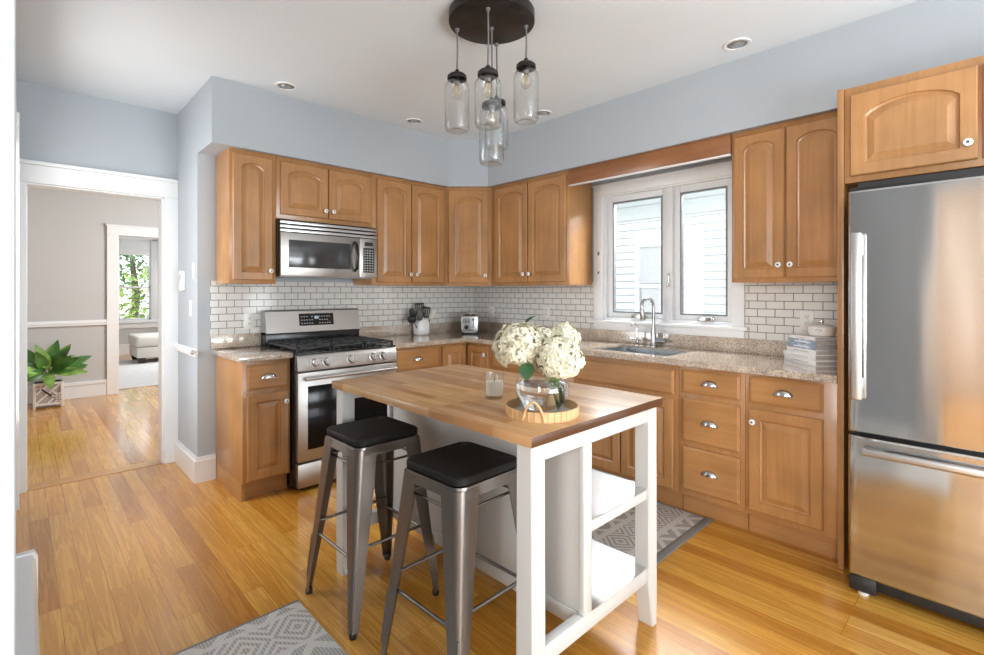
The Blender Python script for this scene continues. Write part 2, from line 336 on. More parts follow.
def lathe(bm, prof, n=24, c=(0, 0, 0), axis='z', mis=None, capb=True, capt=True):
    nf = len(bm.faces); c = Vector(c); rings = []
    def P(r, h, a):
        x, y = r*math.cos(a), r*math.sin(a)
        return c + (Vector((x, y, h)) if axis == 'z' else Vector((x, -h, y)) if axis == '-y' else Vector((-h, x, y)))
    for r, h in prof: rings.append([bm.verts.new(P(max(r, 1e-5), h, 2*PI*i/n)) for i in range(n)])
    for k in range(len(rings)-1):
        for i in range(n):
            f = bm.faces.new((rings[k][i], rings[k][(i+1) % n], rings[k+1][(i+1) % n], rings[k+1][i]))
            if mis: f.material_index = mis[k]
    if capb: f = bm.faces.new(rings[0][::-1]); f.material_index = mis[0] if mis else 0
    if capt: f = bm.faces.new(rings[-1]); f.material_index = mis[-1] if mis else 0
def prism(bm, poly, z0, z1, mi=0):
    nf = len(bm.faces)
    a = [bm.verts.new((x, y, z0)) for x, y in poly]; b = [bm.verts.new((x, y, z1)) for x, y in poly]; n = len(poly)
    bm.faces.new(a[::-1]); bm.faces.new(b)
    for i in range(n): bm.faces.new((a[i], a[(i+1) % n], b[(i+1) % n], b[i]))
    faces_since(bm, nf, mi)
def hull_blob(bm, c, r, sub=2, jit=0.0, seed=0, sq=(1, 1, 1)):
    t = bmesh.new(); bmesh.ops.create_icosphere(t, subdivisions=sub, radius=1); rr = random.Random(seed)
    for v in t.verts: v.co = Vector(c) + Vector((v.co.x*sq[0], v.co.y*sq[1], v.co.z*sq[2]))*r*(1+rr.uniform(-jit, jit))
    merge(bm, t)
def obj(name, bm, mats, parent=None, smooth=35, fixn=True):
    if fixn: bmesh.ops.recalc_face_normals(bm, faces=bm.faces[:])
    me = bpy.data.meshes.new(name); bm.to_mesh(me); bm.free()
    for m in (mats if isinstance(mats, (list, tuple)) else [mats]): me.materials.append(m)
    if smooth:
        for p in me.polygons: p.use_smooth = True
        me.set_sharp_from_angle(angle=math.radians(smooth))
    o = bpy.data.objects.new(name, me); COL.objects.link(o)
    if parent: o.parent = parent
    return o
def tag(o, label, cat, group=None):
    o['label'] = label; o['category'] = cat
    if group: o['group'] = group
    return o
def thing(name, label, cat, loc=(0, 0, 0), rz=0, group=None):
    o = bpy.data.objects.new(name, None); COL.objects.link(o); o.location = loc; o.rotation_euler = (0, 0, rz); o.empty_display_size = 0.1
    return tag(o, label, cat, group)
def dup(o, loc, rz=0, label=None, parent=None):
    c = o.copy(); COL.objects.link(c)
    if parent: c.parent = parent
    else: c.location = loc; c.rotation_euler = (0, 0, rz)
    if label: c['label'] = label
    for ch in list(o.children): dup(ch, None, parent=c)
    return c
def struct(name, bm, m, parent=None, smooth=0):
    o = obj(name, bm, m, parent, smooth)
    if not parent: o['kind'] = 'structure'
    return o
def boxes(name, L, m, bev=0, struct_=True, parent=None):
    bm = B()
    for b in L: box(bm, *b, bev=bev)
    return struct(name, bm, m, parent)

H = 2.71
# ------------------------------------------------------------------ room shell
boxes('floor', [(-7, 0.15, -9.0, 9.1, -0.1, 0)], M_FLOOR)
boxes('ceiling', [(-7, 0.15, -9.0, 9.1, H, H+0.12)], M_CEIL)
# window wall with the kitchen window's hole
WY0, WY1, WZ0, WZ1 = -2.655, -1.60, 1.085, 2.125
boxes('wall_right', [(0, 0.15, -9.0, WY0, 0, H), (0, 0.15, WY1, 0.0, 0, H), (0, 0.15, WY0, WY1, 0, WZ0), (0, 0.15, WY0, WY1, WZ1, H)], M_BLUE)
XW = -2.553
boxes('wall_back', [(XW, 0.15, 0, 0.72, 0, H)], M_BLUE)
boxes('wall_doorway', [(-3.6, -3.411, 0.6, 0.72, 0, H), (-2.645, XW, 0.6, 0.72, 0, H), (-3.411, -2.645, 0.6, 0.72, 2.045, H)], M_DOORWALL)
boxes('wall_left', [(-3.60, -3.475, -3.33, -0.95, 0, H), (-3.60, -3.475, 0.25, 0.6, 0, H), (-3.60, -3.475, -0.95, 0.25, 0, 0.55), (-3.60, -3.475, -0.95, 0.25, 2.33, H), (-3.60, -3.475, -9.0, -4.75, 0, H), (-3.60, -3.475, -4.75, -3.33, 2.15, H)], M_BLUE)
boxes('wall_near', [(-7, -0.0, -9.12, -9.0, 0, H)], M_CREAM)
boxes('wall_hall', [(-7.0, -6.9, -9, -1.08, 0, H), (-6.9, -3.6, -1.2, -1.08, 0, H)], M_CREAM)
# soffit over the wall cabinets with a cut corner
bm = B(); ds = 0.358
prism(bm, [(XW, 0.0), (XW, -ds), (-0.617, -ds), (-ds, -0.617), (-ds, -9.0), (0, -9.0), (0, 0)], 2.285, H)
struct('wall_soffit', bm, M_BLUE)
# rooms beyond the doorway
boxes('wall_front_room', [(-5.0, -2.515, 4.1, 4.22, 0, H), (-1.5, 0.0, 4.1, 4.22, 0, H), (-2.515, -1.5, 4.1, 4.22, 2.06, H), (-5.1, -5.0, 0.6, 4.22, 0, H), (-0.1, 0.0, 0.72, 4.1, 0, H), (-5.0, -3.6, 0.6, 0.72, 0, H)], M_GREY)
boxes('wall_far_room', [(-4.0, -1.96, 8.9, 9.05, 0, H), (-1.39, 0.0, 8.9, 9.05, 0, H), (-1.96, -1.39, 8.9, 9.05, 0, 0.72), (-1.96, -1.39, 8.9, 9.05, 2.45, H), (-4.1, -4.0, 4.22, 9.05, 0, H), (0.0, 0.1, 4.22, 9.05, 0, H)], M_GREY)
boxes('trim_1', [(-2.645, -2.551, 0.575, 0.602, 0, 2.045), (-3.447, -3.409, 0.575, 0.602, 0, 2.045), (-3.447, -2.5535, 0.572, 0.602, 2.045, 2.165), (-3.455, -2.5535, 0.555, 0.602, 2.165, 2.19),
                 (-2.655, -2.635, 0.6, 0.735, 0, 2.05), (-3.42, -3.405, 0.6, 0.735, 0, 2.05), (-3.42, -2.635, 0.6, 0.735, 2.035, 2.055)], M_WHITE, 0.003)
boxes('trim_2', [(-2.637, -2.515, 4.075, 4.1, 0, 2.055), (-2.637, -1.4, 4.07, 4.1, 2.055, 2.175), (-2.65, -1.4, 4.06, 4.1, 2.17, 2.19), (-1.5, -1.4, 4.075, 4.1, 0, 2.055)], M_WHITE, 0.003)
boxes('trim_3', [(-3.475, -3.4425, 0.25, 0.36, 0, 2.41), (-3.475, -3.455, -1.06, -0.95, 0.4, 2.41), (-3.475, -3.455, -0.95, 0.25, 2.33, 2.41), (-3.475, -3.455, -0.95, 0.25, 0.45, 0.55)], M_WHITE, 0.004)
boxes('trim_4', [(-3.60, -3.4453, -3.355, -3.235, 0, 2.2)], M_BLUE, 0.003)
boxes('trim_5', [(-5.0, -2.64, 4.07, 4.1, 0.90, 0.966), (-5.0, -2.64, 4.06, 4.1, 0.925, 0.95)], M_WHITE, 0.004)
boxes('trim_6', [(XW-0.016, XW, -0.016, 0.575, 0.868, 0.925), (XW-0.026, XW, -0.022, 0.575, 0.885, 0.905)], M_WHITE, 0.004)
boxes('baseboard_front_room', [(-5.0, -2.64, 4.08, 4.1, 0, 0.165), (-5.0, -2.64, 4.07, 4.1, 0.16, 0.20)], M_WHITE, 0.004)
boxes('baseboard_far_room', [(-4.0, 0, 8.88, 8.9, 0, 0.2), (-4.0, 0, 8.87, 8.9, 0.19, 0.22)], M_WHITE, 0.004)
boxes('baseboard_back', [(XW-0.022, XW, 0.0, 0.574, 0, 0.150), (XW-0.022, -2.442, -0.022, 0.0, 0, 0.150), (XW-0.014, XW, 0.0, 0.574, 0.150, 0.172), (XW-0.014, -2.442, -0.014, 0.0, 0.150, 0.172)], M_WHITE, 0.0)
# room with the inlaid border
boxes('trim_7', [(-2.835, -2.72, 0.75, 4.05, 0.0, 0.0015)], M_INLAY)
boxes('trim_8', [(-3.41, -2.645, 0.60, 0.735, 0.0, 0.004)], M_THRESH)
# tile backsplash
boxes('trim_9', [(-2.473, -0.006, -0.006, 0, 1.015, 1.40), (-2.139, -1.376, -0.006, 0, 0.88, 1.016)], M_TILEX)
boxes('trim_10', [(-0.006, 0, -1.535, 0, 1.015, 1.40), (-0.006, 0, -3.336, -2.70, 1.015, 1.40)], M_TILEY)

# ------------------------------------------------------------------ kitchen window
win = bpy.data.objects.new('window_1', None); COL.objects.link(win); win['kind'] = 'structure'; win.location = (0, -2.13, 1.6)
def wpart(name, L, m, bev=0.003, parent=win):
    bm = B()
    for b in L: box(bm, b[0], b[1], b[2]+2.13, b[3]+2.13, b[4]-1.6, b[5]-1.6, bev=bev)
    return obj(name, bm, m, parent)
wpart('window_casing', [(-0.022, 0.0, -1.615, -1.531, 1.085, 2.11), (-0.022, 0.0, -2.706, -2.625, 1.085, 2.11), (-0.022, 0.0, -2.706, -1.531, 2.105, 2.19), (-0.03, 0, -2.72, -1.515, 2.185, 2.197)], M_WHITE)
wpart('window_sill', [(-0.055, 0.03, -2.735, -1.495, 1.068, 1.092)], M_WHITE, 0.004)
wpart('window_apron', [(-0.02, 0.0, -2.706, -1.531, 1.015, 1.068)], M_WHITE)
wpart('window_frame', [(0.0, 0.12, -1.635, -1.60, 1.085, 2.125), (0.0, 0.12, -2.655, -2.62, 1.085, 2.125), (0.0, 0.12, -2.62, -1.635, 2.095, 2.125), (0.0, 0.12, -2.62, -1.635, 1.085, 1.115), (0.0, 0.12, -2.20, -2.15, 1.115, 2.095)], M_VINYL)
for a, b in ((-2.15, -1.635), (-2.62, -2.20)):
    s = wpart('sash', [(0.03, 0.075, b-0.05, b, 1.115, 2.095), (0.03, 0.075, a, a+0.04, 1.115, 2.095), (0.03, 0.075, a+0.04, b-0.05, 2.045, 2.095), (0.03, 0.075, a+0.04, b-0.05, 1.115, 1.155)], M_VINYL)
    wpart('gasket', [(0.026, 0.06, b-0.06, b-0.05, 1.155, 2.045), (0.026, 0.06, a+0.04, a+0.05, 1.155, 2.045), (0.026, 0.06, a+0.05, b-0.06, 2.035, 2.045), (0.026, 0.06, a+0.05, b-0.06, 1.155, 1.166)], M_GASKET, 0, s)
    wpart('pane', [(0.05, 0.054, a+0.045, b-0.055, 1.16, 2.04)], M_PANE, 0, s)
    m_ = (a+b)/2 - 0.03
    wpart('crank', [(-0.012, 0.03, m_-0.05, m_+0.05, 1.115, 1.140), (-0.02, 0.0, m_-0.06, m_+0.03, 1.138, 1.148), (-0.03, -0.005, m_-0.07, m_-0.052, 1.120, 1.150)], M_NICKEL)
wpart('latch', [(-0.006, 0.03, -2.185, -2.165, 1.36, 1.46), (-0.022, -0.004, -2.182, -2.168, 1.36, 1.39)], M_NICKEL)
wpart('latch', [(-0.030, -0.022, -1.590, -1.575, 1.47, 1.49), (-0.030, -0.022, -1.590, -1.575, 1.62, 1.65)], M_GASKET)

w3 = bpy.data.objects.new('window_3', None); COL.objects.link(w3); w3['kind'] = 'structure'; w3.location = (-3.55, -0.35, 1.4)
bm = B(); box(bm, -0.03, 0.03, -0.6, -0.55, -0.85, 0.93); box(bm, -0.03, 0.03, 0.55, 0.6, -0.85, 0.93); box(bm, -0.03, 0.03, -0.55, 0.55, -0.85, -0.79); box(bm, -0.03, 0.03, -0.55, 0.55, 0.87, 0.93); box(bm, -0.03, 0.03, -0.55, 0.55, 0.02, 0.06); obj('sash', bm, M_WHITE, w3)
# far room window
w2 = bpy.data.objects.new('window_2', None); COL.objects.link(w2); w2['kind'] = 'structure'; w2.location = (-1.675, 8.9, 1.5)
def w2part(name, L, m, parent=w2):
    bm = B()
    for b in L: box(bm, b[0]+1.675, b[1]+1.675, b[2]-8.9, b[3]-8.9, b[4]-1.5, b[5]-1.5, bev=0.002)
    return obj(name, bm, m, parent)
w2part('window_casing', [(-2.08, -1.95, 8.875, 8.9, 0.7, 2.45), (-1.40, -1.27, 8.875, 8.9, 0.7, 2.45), (-2.08, -1.27, 8.875, 8.9, 2.43, 2.56)], M_WHITE)
w2part('window_sill', [(-2.1, -1.25, 8.83, 8.92, 0.66, 0.72), (-2.08, -1.27, 8.875, 8.9, 0.55, 0.66)], M_WHITE)
w2part('sash', [(-1.96, -1.93, 8.95, 8.99, 0.72, 2.45), (-1.42, -1.39, 8.95, 8.99, 0.72, 2.45), (-1.96, -1.39, 8.95, 8.99, 1.40, 1.44), (-1.96, -1.39, 8.95, 8.99, 0.72, 0.76)], M_WHITE)
w2part('pane', [(-1.94, -1.40, 8.965, 8.97, 0.75, 2.44)], M_PANE)
w2part('roman_blind', [(-1.945, -1.405, 8.91, 8.925, 2.20, 2.44), (-1.945, -1.405, 8.905, 8.93, 2.10, 2.22)], M_WHITE)

# ------------------------------------------------------------------ cabinets
def door_bm(bm, x0, x1, z0, z1, y, t=0.02, stile=0.055, arch=0.0, K=14):
    def cont(i):
        il, ir, ib, it = x0+stile+i, x1-stile-i, z0+stile+i, z1-stile-i
        sh = it-arch; p = [(il, ib), (ir, ib), (ir, sh)]
        for k in range(1, K):
            s = k/K; xx = ir+(il-ir)*s
            p.append((xx, sh+arch*(max(0.0, 1-(2*s-1)**2)**0.75 if arch else 0)))
        p.append((il, sh)); return p
    def outer(i):
        a, b, c, d = x0+i, x1-i, z0+i, z1-i; il, ir = x0+stile, x1-stile
        p = [(a, c), (b, c), (b, d)]
        for k in range(1, K): p.append((ir+(il-ir)*k/K, d))
        p.append((a, d)); return p
    loops = [(outer(0), y), (outer(0), y-t+0.005), (outer(0.005), y-t), (cont(0), y-t), (cont(0.004), y-t+0.009), (cont(0.012), y-t+0.012), (cont(0.040), y-t+0.001)]
    R = [[bm.verts.new((px, yy, pz)) for px, pz in pts] for pts, yy in loops]; n = len(R[0])
    for k in range(len(R)-1):
        for i in range(n): bm.faces.new((R[k][i], R[k][(i+1) % n], R[k+1][(i+1) % n], R[k+1][i]))
    bm.faces.new(R[-1]); bm.faces.new(R[0][::-1])
def slab_bm(bm, x0, x1, z0, z1, y, t=0.02):
    loops = [(0, y), (0, y-t+0.008), (0.004, y-t+0.006), (0.013, y-t), (0.016, y-t)]
    R = [[bm.verts.new((px, yy, pz)) for px, pz in ((x0+i, z0+i), (x1-i, z0+i), (x1-i, z1-i), (x0+i, z1-i))] for i, yy in loops]
    for k in range(len(R)-1):
        for i in range(4): bm.faces.new((R[k][i], R[k][(i+1) % 4], R[k+1][(i+1) % 4], R[k+1][i]))
    bm.faces.new(R[-1]); bm.faces.new(R[0][::-1])
KNOB = None
def knob(parent, x, z, y):
    global KNOB
    if KNOB is None:
        bm = B(); lathe(bm, [(0.010, 0), (0.010, 0.004), (0.006, 0.006), (0.006, 0.014), (0.0155, 0.017), (0.0165, 0.022), (0.014, 0.027), (0.0055, 0.0285), (0.0045, 0.029), (0.0, 0.0292)], 18, axis='-y', mis=[1, 1, 1, 1, 0, 0, 0, 1, 1])
        KNOB = obj('knob', bm, [M_CERAMIC, M_SLOT], parent); o = KNOB
    else:
        o = KNOB.copy(); COL.objects.link(o); o.parent = parent
    o.location = (x, y, z); return o
CUP = None
def cup(parent, x, z, y):
    global CUP
    if CUP is None:
        bm = B(); n1, n2 = 16, 7
        def sh(a, b, c, off):
            G = []
            for i in range(n1+1):
                u = PI*i/n1
                G.append([bm.verts.new((a*math.cos(u), -off-b*math.sin(u)*math.sin(PI/2*j/n2), c*math.sin(u)*math.cos(PI/2*j/n2))) for j in range(n2+1)])
            for i in range(n1):
                for j in range(n2): bm.faces.new((G[i][j], G[i+1][j], G[i+1][j+1], G[i][j+1]))
        sh(0.046, 0.026, 0.030, 0.001); sh(0.043, 0.023, 0.027, 0.001)
        box(bm, -0.05, 0.05, -0.002, 0, -0.006, 0.0)
        bmesh.ops.remove_doubles(bm, verts=bm.verts[:], dist=1e-5)
        CUP = obj('cup_pull', bm, M_NICKEL, parent, smooth=60); o = CUP
    else:
        o = CUP.copy(); COL.objects.link(o); o.parent = parent
    o.location = (x, y, z-0.012); return o
def cabinet(name, label, cat, loc, rz, w_, depth, z0, z1, fronts, toe=False, group=None, body=None, side_floor=False):
    """local x along the front, y=-depth at the face, fronts in local x / world z"""
    t = thing(name, label, cat, loc, rz, group)
    bm = B()
    if body: body(bm)
    else: box(bm, 0.0005, w_-0.0005, -depth, -0.008, z0+(0.115 if toe else 0), z1, bev=0.002)
    obj('carcass', bm, M_WOOD, t)
    if toe:
        bm = B(); box(bm, 0.002, w_-0.002, -depth+0.055, -0.01, 0, 0.116)
        if side_floor: box(bm, 0.0, 0.02, -depth+0.02, -0.01, 0, 0.116)
        obj('toe_kick', bm, M_WOODH, t)
    for f in fronts:
        bm = B()
        if f[0] == 'door':
            _, a, b, c, d, arch, kn = f
            door_bm(bm, a, b, c, d, -depth-0.0005, arch=arch, stile=min(0.052, (b-a)*0.20))
            o = obj('door', bm, M_WOOD, t, smooth=14)
            if kn: knob(o, kn[0], kn[1], -depth-0.0205)
        else:
            _, a, b, c, d, pl = f
            slab_bm(bm, a, b, c, d, -depth-0.0005)
            o = obj('drawer' if pl else 'false_front', bm, M_WOODH, t, smooth=14)
            if pl: cup(o, (a+b)/2, (c+d)/2+0.004, -depth-0.0205)
    return t
RW = -PI/2
UZ0, UZ1, UD = 1.378, 2.2845, 0.315
DZ0, DZ1 = 1.403, 2.252
AR = 0.035
# --- wall cabinets
cabinet('wall_cabinet', 'single door wooden wall cabinet with an exposed left side, left of the microwave', 'cabinet', (-2.44, 0, 0), 0, 0.303, UD, UZ0, UZ1,
        [('door', 0.018, 0.275, DZ0, DZ1, AR, (0.257, 1.467))])
cabinet('wall_cabinet', 'short two door wooden wall cabinet above the microwave', 'cabinet', (-2.137, 0, 0), 0, 0.76, UD, 1.842, UZ1,
        [('door', 0.029, 0.380, 1.874, DZ1, AR, (0.354, 1.93)), ('door', 0.388, 0.737, 1.874, DZ1, AR, (0.416, 1.93))])
cabinet('wall_cabinet', 'tall two door wooden wall cabinet right of the microwave', 'cabinet', (-1.377, 0, 0), 0, 0.76, UD, UZ0, UZ1,
        [('door', 0.042, 0.376, DZ0, DZ1, AR, (0.356, 1.471)), ('door', 0.384, 0.732, DZ0, DZ1, AR, (0.420, 1.471))])
# diagonal corner
def diagbody(bm): prism(bm, [(-0.005, -0.008), (-0.617, -0.008), (-0.617, -0.315), (-0.315, -0.617), (-0.008, -0.617), (-0.008, -0.008)], UZ0, UZ1)
t = thing('corner_wall_cabinet', 'single door wooden wall cabinet set diagonally across the corner', 'cabinet', (0, 0, 0))
bm = B(); prism(bm, [(-0.008, -0.008), (-0.6165, -0.008), (-0.6165, -0.315), (-0.315, -0.6165), (-0.008, -0.6165)], UZ0, UZ1); obj('carcass', bm, M_WOOD, t)
bm = B(); dl = 0.427; door_bm(bm, 0.030, dl-0.030, DZ0, DZ1, -0.0005, arch=AR, stile=0.058)
o = obj('door', bm, M_WOOD, t, smooth=14); o.location = (-0.617, -0.315, 0); o.rotation_euler = (0, 0, -PI/4); knob(o, dl-0.055, 1.471, -0.0205)
cabinet('wall_cabinet', 'two door wooden wall cabinet between the corner and the kitchen window', 'cabinet', (0, -0.6175, 0), RW, 0.889, UD, UZ0, UZ1,
        [('door', 0.060, 0.453, DZ0, DZ1, AR, (0.425, 1.473)), ('door', 0.462, 0.862, DZ0, DZ1, AR, (0.490, 1.473))])
cabinet('wall_cabinet', 'two door wooden wall cabinet between the window and the refrigerator', 'cabinet', (0, -2.735, 0), RW, 0.599, UD, UZ0, UZ1,
        [('door', 0.018, 0.292, DZ0, DZ1, AR, (0.266, 1.475)), ('door', 0.300, 0.590, DZ0, DZ1, AR, (0.325, 1.475))])
cabinet('fridge_cabinet', 'deep two door wooden cabinet above the refrigerator', 'cabinet', (0, -3.361, 0), RW, 0.96, 0.62, 1.835, UZ1,
        [('door', 0.024, 0.452, 1.864, 2.245, 0.05, (0.424, 1.932)), ('door', 0.466, 0.93, 1.864, 2.245, 0.05, (0.495, 1.932))])
# fridge end panel
bm = B(); box(bm, -0.63, -0.008, -3.3605, -3.3345, 0, 2.2845, bev=0.002); tag(obj('end_panel', bm, M_WOOD), 'tall narrow wooden end panel left of the refrigerator', 'panel')
# valance over window
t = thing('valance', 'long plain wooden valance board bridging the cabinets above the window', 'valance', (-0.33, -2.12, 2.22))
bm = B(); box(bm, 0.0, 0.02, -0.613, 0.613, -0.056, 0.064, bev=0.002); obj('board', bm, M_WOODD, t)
bm = B(); box(bm, 0.002, 0.03, -0.612, 0.612, -0.066, -0.0565, bev=0.001); tag2 = obj('edge_strip', bm, M_WHITE, t); tag2['label'] = 'white strip under the valance'  # plain white strip along the lower edge of the valance
# --- base cabinets
BZ1, BD = 0.884, 0.585
cabinet('base_cabinet', 'narrow wooden base cabinet left of the range, with one drawer over a door', 'cabinet', (-2.44, 0, 0), 0, 0.297, BD, 0, BZ1,
        [('drawer', 0.024, 0.282, 0.70, 0.858, 1), ('door', 0.024, 0.282, 0.128, 0.672, 0, (0.259, 0.606))], True, side_floor=True)
cabinet('base_cabinet', 'wooden base cabinet right of the range, with one drawer over a door', 'cabinet', (-1.372, 0, 0), 0, 0.48, BD, 0, BZ1,
        [('drawer', 0.045, 0.452, 0.70, 0.862, 1), ('door', 0.045, 0.452, 0.128, 0.672, 0, (0.07, 0.606))], True)
t = thing('corner_base_cabinet', 'wooden corner base cabinet with two doors meeting in the inner corner', 'cabinet', (0, 0, 0))
bm = B(); prism(bm, [(-0.008, -0.008), (-0.8915, -0.008), (-0.8915, -BD), (-BD, -BD), (-BD, -0.8995), (-0.008, -0.8995)], 0.115, BZ1); obj('carcass', bm, M_WOOD, t)
bm = B(); prism(bm, [(-0.01, -0.01), (-0.89, -0.01), (-0.89, -BD+0.055), (-BD+0.055, -BD+0.055), (-BD+0.055, -0.898), (-0.01, -0.898)], 0, 0.116); obj('toe_kick', bm, M_WOODH, t)
bm = B(); door_bm(bm, -0.874, -0.612, 0.128, 0.858, -BD-0.0005, stile=0.055); obj('door', bm, M_WOOD, t, smooth=14)
bm = B(); door_bm(bm, 0.612, 0.874, 0.128, 0.858, -BD-0.0005, stile=0.055); o = obj('door', bm, M_WOOD, t, smooth=14); o.rotation_euler = (0, 0, RW); knob(o, 0.845, 0.79, -BD-0.0205)
cabinet('base_cabinet', 'wooden base cabinet behind the flowers, between corner and sink', 'cabinet', (0, -0.9005, 0), RW, 0.8485, BD, 0, BZ1,
        [('drawer', 0.03, 0.42, 0.70, 0.858, 1), ('drawer', 0.43, 0.82, 0.70, 0.858, 1), ('door', 0.03, 0.42, 0.128, 0.672, 0, (0.395, 0.606)), ('door', 0.43, 0.82, 0.128, 0.672, 0, (0.455, 0.606))], True)
def sinkbody(bm):
    box(bm, 0.0005, 0.78, -BD, -0.008, 0.115, 0.66); box(bm, 0.0005, 0.78, -BD, -0.56, 0.655, BZ1); box(bm, 0.0005, 0.02, -0.57, -0.008, 0.655, BZ1); box(bm, 0.76, 0.78, -0.57, -0.008, 0.655, BZ1)
cabinet('sink_base_cabinet', 'wooden sink base cabinet with a plain false front over two doors', 'cabinet', (0, -1.7495, 0), RW, 0.7805, BD, 0, BZ1,
        [('panel', 0.040, 0.756, 0.70, 0.852, 0), ('door', 0.040, 0.385, 0.128, 0.67, 0, (0.355, 0.606)), ('door', 0.395, 0.750, 0.128, 0.67, 0, (0.425, 0.606))], True, body=sinkbody)
cabinet('drawer_base_cabinet', 'wooden base cabinet with a stack of three drawers, each with a cup pull', 'cabinet', (0, -2.5305, 0), RW, 0.3745, BD, 0, BZ1,
        [('drawer', 0.025, 0.352, 0.724, 0.862, 1), ('drawer', 0.025, 0.352, 0.436, 0.694, 1), ('drawer', 0.025, 0.352, 0.150, 0.406, 1)], True)
cabinet('base_cabinet', 'wooden base cabinet beside the refrigerator, with one drawer over a door', 'cabinet', (0, -2.9055, 0), RW, 0.4285, BD, 0, BZ1,
        [('drawer', 0.022, 0.364, 0.724, 0.866, 1), ('door', 0.022, 0.364, 0.145, 0.692, 0, (0.048, 0.626))], True)

# ------------------------------------------------------------------ worktops
CE = 0.632
t = thing('worktop', 'short speckled granite worktop left of the range', 'worktop', (-2.3, -0.3, 0.885))
bm = B(); box(bm, -0.173, 0.1605, 0.3-CE, 0.293, 0, 0.035, bev=0.005); obj('slab', bm, M_GRANITE, t)
bm = B(); box(bm, -0.173, 0.1605, 0.272, 0.2935, 0.0355, 0.131, bev=0.002); obj('upstand', bm, M_GRANITE, t)
t = thing('worktop', 'long L-shaped speckled granite worktop running from the range under the window', 'worktop', (-0.3, -0.3, 0.885))
SX0, SX1, SY0, SY1 = -0.525, -0.135, -2.43, -1.87
bm = B()
xs = [-1.375, -CE, SX0, SX1, -0.0065]; ys = [-3.333, SY0, SY1, -CE, -0.0065]
for i in range(4):
    for j in range(4):
        if i == 0 and j < 3: continue
        if i == 2 and j == 1: continue
        for z, fl in ((0, 1), (0.035, 0)):
            q = [(xs[i], ys[j]), (xs[i+1], ys[j]), (xs[i+1], ys[j+1]), (xs[i], ys[j+1])]
            if fl: q = q[::-1]
            bm.faces.new([bm.verts.new((a+0.3, b+0.3, z)) for a, b in q])
bmesh.ops.remove_doubles(bm, verts=bm.verts[:], dist=1e-5)
be = [e for e in bm.edges if e.is_boundary]
top = {}
for v in bm.verts: top[(round(v.co.x, 4), round(v.co.y, 4), v.co.z > 0.01)] = v
for e in be:
    if e.verts[0].co.z > 0.01:
        a, b = e.verts; a2, b2 = top[(round(a.co.x, 4), round(a.co.y, 4), False)], top[(round(b.co.x, 4), round(b.co.y, 4), False)]
        bm.faces.new((a, b, b2, a2))
obj('slab', bm, M_GRANITE, t, smooth=0)
bm = B(); box(bm, -1.375+0.3, 0.292, 0.272, 0.2935, 0.0355, 0.131, bev=0.002); box(bm, 0.272, 0.2935, -3.033, 0.272, 0.0355, 0.131, bev=0.002); obj('upstand', bm, M_GRANITE, t)
# sink
t = thing('sink', 'stainless steel undermount sink let into the granite below the window', 'sink', (-0.33, -2.15, 0.70))
bm = B(); x0, x1, y0, y1 = SX0+0.33+0.002, SX1+0.33-0.002, SY0+2.15+0.002, SY1+2.15-0.002
def rr(x0, x1, y0, y1, r, z, n=5):
    P = []
    for cx, cy, a0 in ((x1-r, y1-r, 0), (x0+r, y1-r, 90), (x0+r, y0+r, 180), (x1-r, y0+r, 270)):
        for k in range(n+1):
            a = math.radians(a0+90*k/n); P.append((cx+r*math.cos(a), cy+r*math.sin(a), z))
    return P
def loft(bm, loops, capa=True, capb=True, mi=0):
    nf = len(bm.faces)
    R = [[bm.verts.new(p) for p in l] for l in loops]; n = len(R[0])
    for k in range(len(R)-1):
        for i in range(n): bm.faces.new((R[k][i], R[k][(i+1) % n], R[k+1][(i+1) % n], R[k+1][i]))
    if capa: bm.faces.new(R[0][::-1])
    if capb: bm.faces.new(R[-1])
    faces_since(bm, nf, mi)
loft(bm, [rr(x0, x1, y0, y1, 0.05, 0.207), rr(x0, x1, y0, y1, 0.05, 0.03), rr(x0+0.03, x1-0.03, y0+0.03, y1-0.03, 0.04, 0.0)], False, True)
obj('basin', bm, M_SINK, t)
bm = B(); lathe(bm, [(0.042, 0.001), (0.042, 0.004), (0.03, 0.006), (0.028, 0.003), (0.0, 0.003)], 20, c=(0.05, 0, 0)); obj('drain', bm, M_CHROME, t)
# faucet
t = thing('faucet', 'tall gooseneck pull-down kitchen faucet behind the sink', 'faucet', (-0.085, -2.10, 0.92))
bm = B(); lathe(bm, [(0.027, 0), (0.027, 0.006), (0.021, 0.012), (0.020, 0.08), (0.016, 0.12), (0.012, 0.15), (0.012, 0.19)], 20); obj('body', bm, M_FAUCET, t)
bm = B(); dirv = Vector((-0.96, 0.28, 0)); pts = [(0, 0, 0.15)]
for k in range(0, 13):
    a = PI - PI*1.08*k/12; pts.append(tuple(dirv*(0.058+0.058*math.cos(a)) + Vector((0, 0, 0.295+0.058*math.sin(a)))))
tube(bm, pts, 0.0115, 14); obj('spout', bm, M_FAUCET, t, smooth=60)
e = Vector(pts[-1]); d = (Vector(pts[-1]) - Vector(pts[-2])).normalized()
bm = B(); tube(bm, [e, e+d*0.01, e+d*0.03, e+d*0.075, e+d*0.085], [0.0125, 0.015, 0.016, 0.021, 0.018], 14); obj('spray_head', bm, M_FAUCET, t, smooth=60)
bm = B(); tube(bm, [(0, 0, 0.045), (0.01, -0.045, 0.045), (0.012, -0.055, 0.045), (0.018, -0.088, 0.046)], [0.019, 0.019, 0.020, 0.017], 14); tube(bm, [(0.016, -0.075, 0.05), (0.016, -0.078, 0.125)], [0.0055, 0.004], 10); obj('handle', bm, M_FAUCET, t, smooth=60)
t = thing('filter_tap', 'small chrome water filter tap left of the tall faucet', 'tap', (-0.095, -1.97, 0.92))
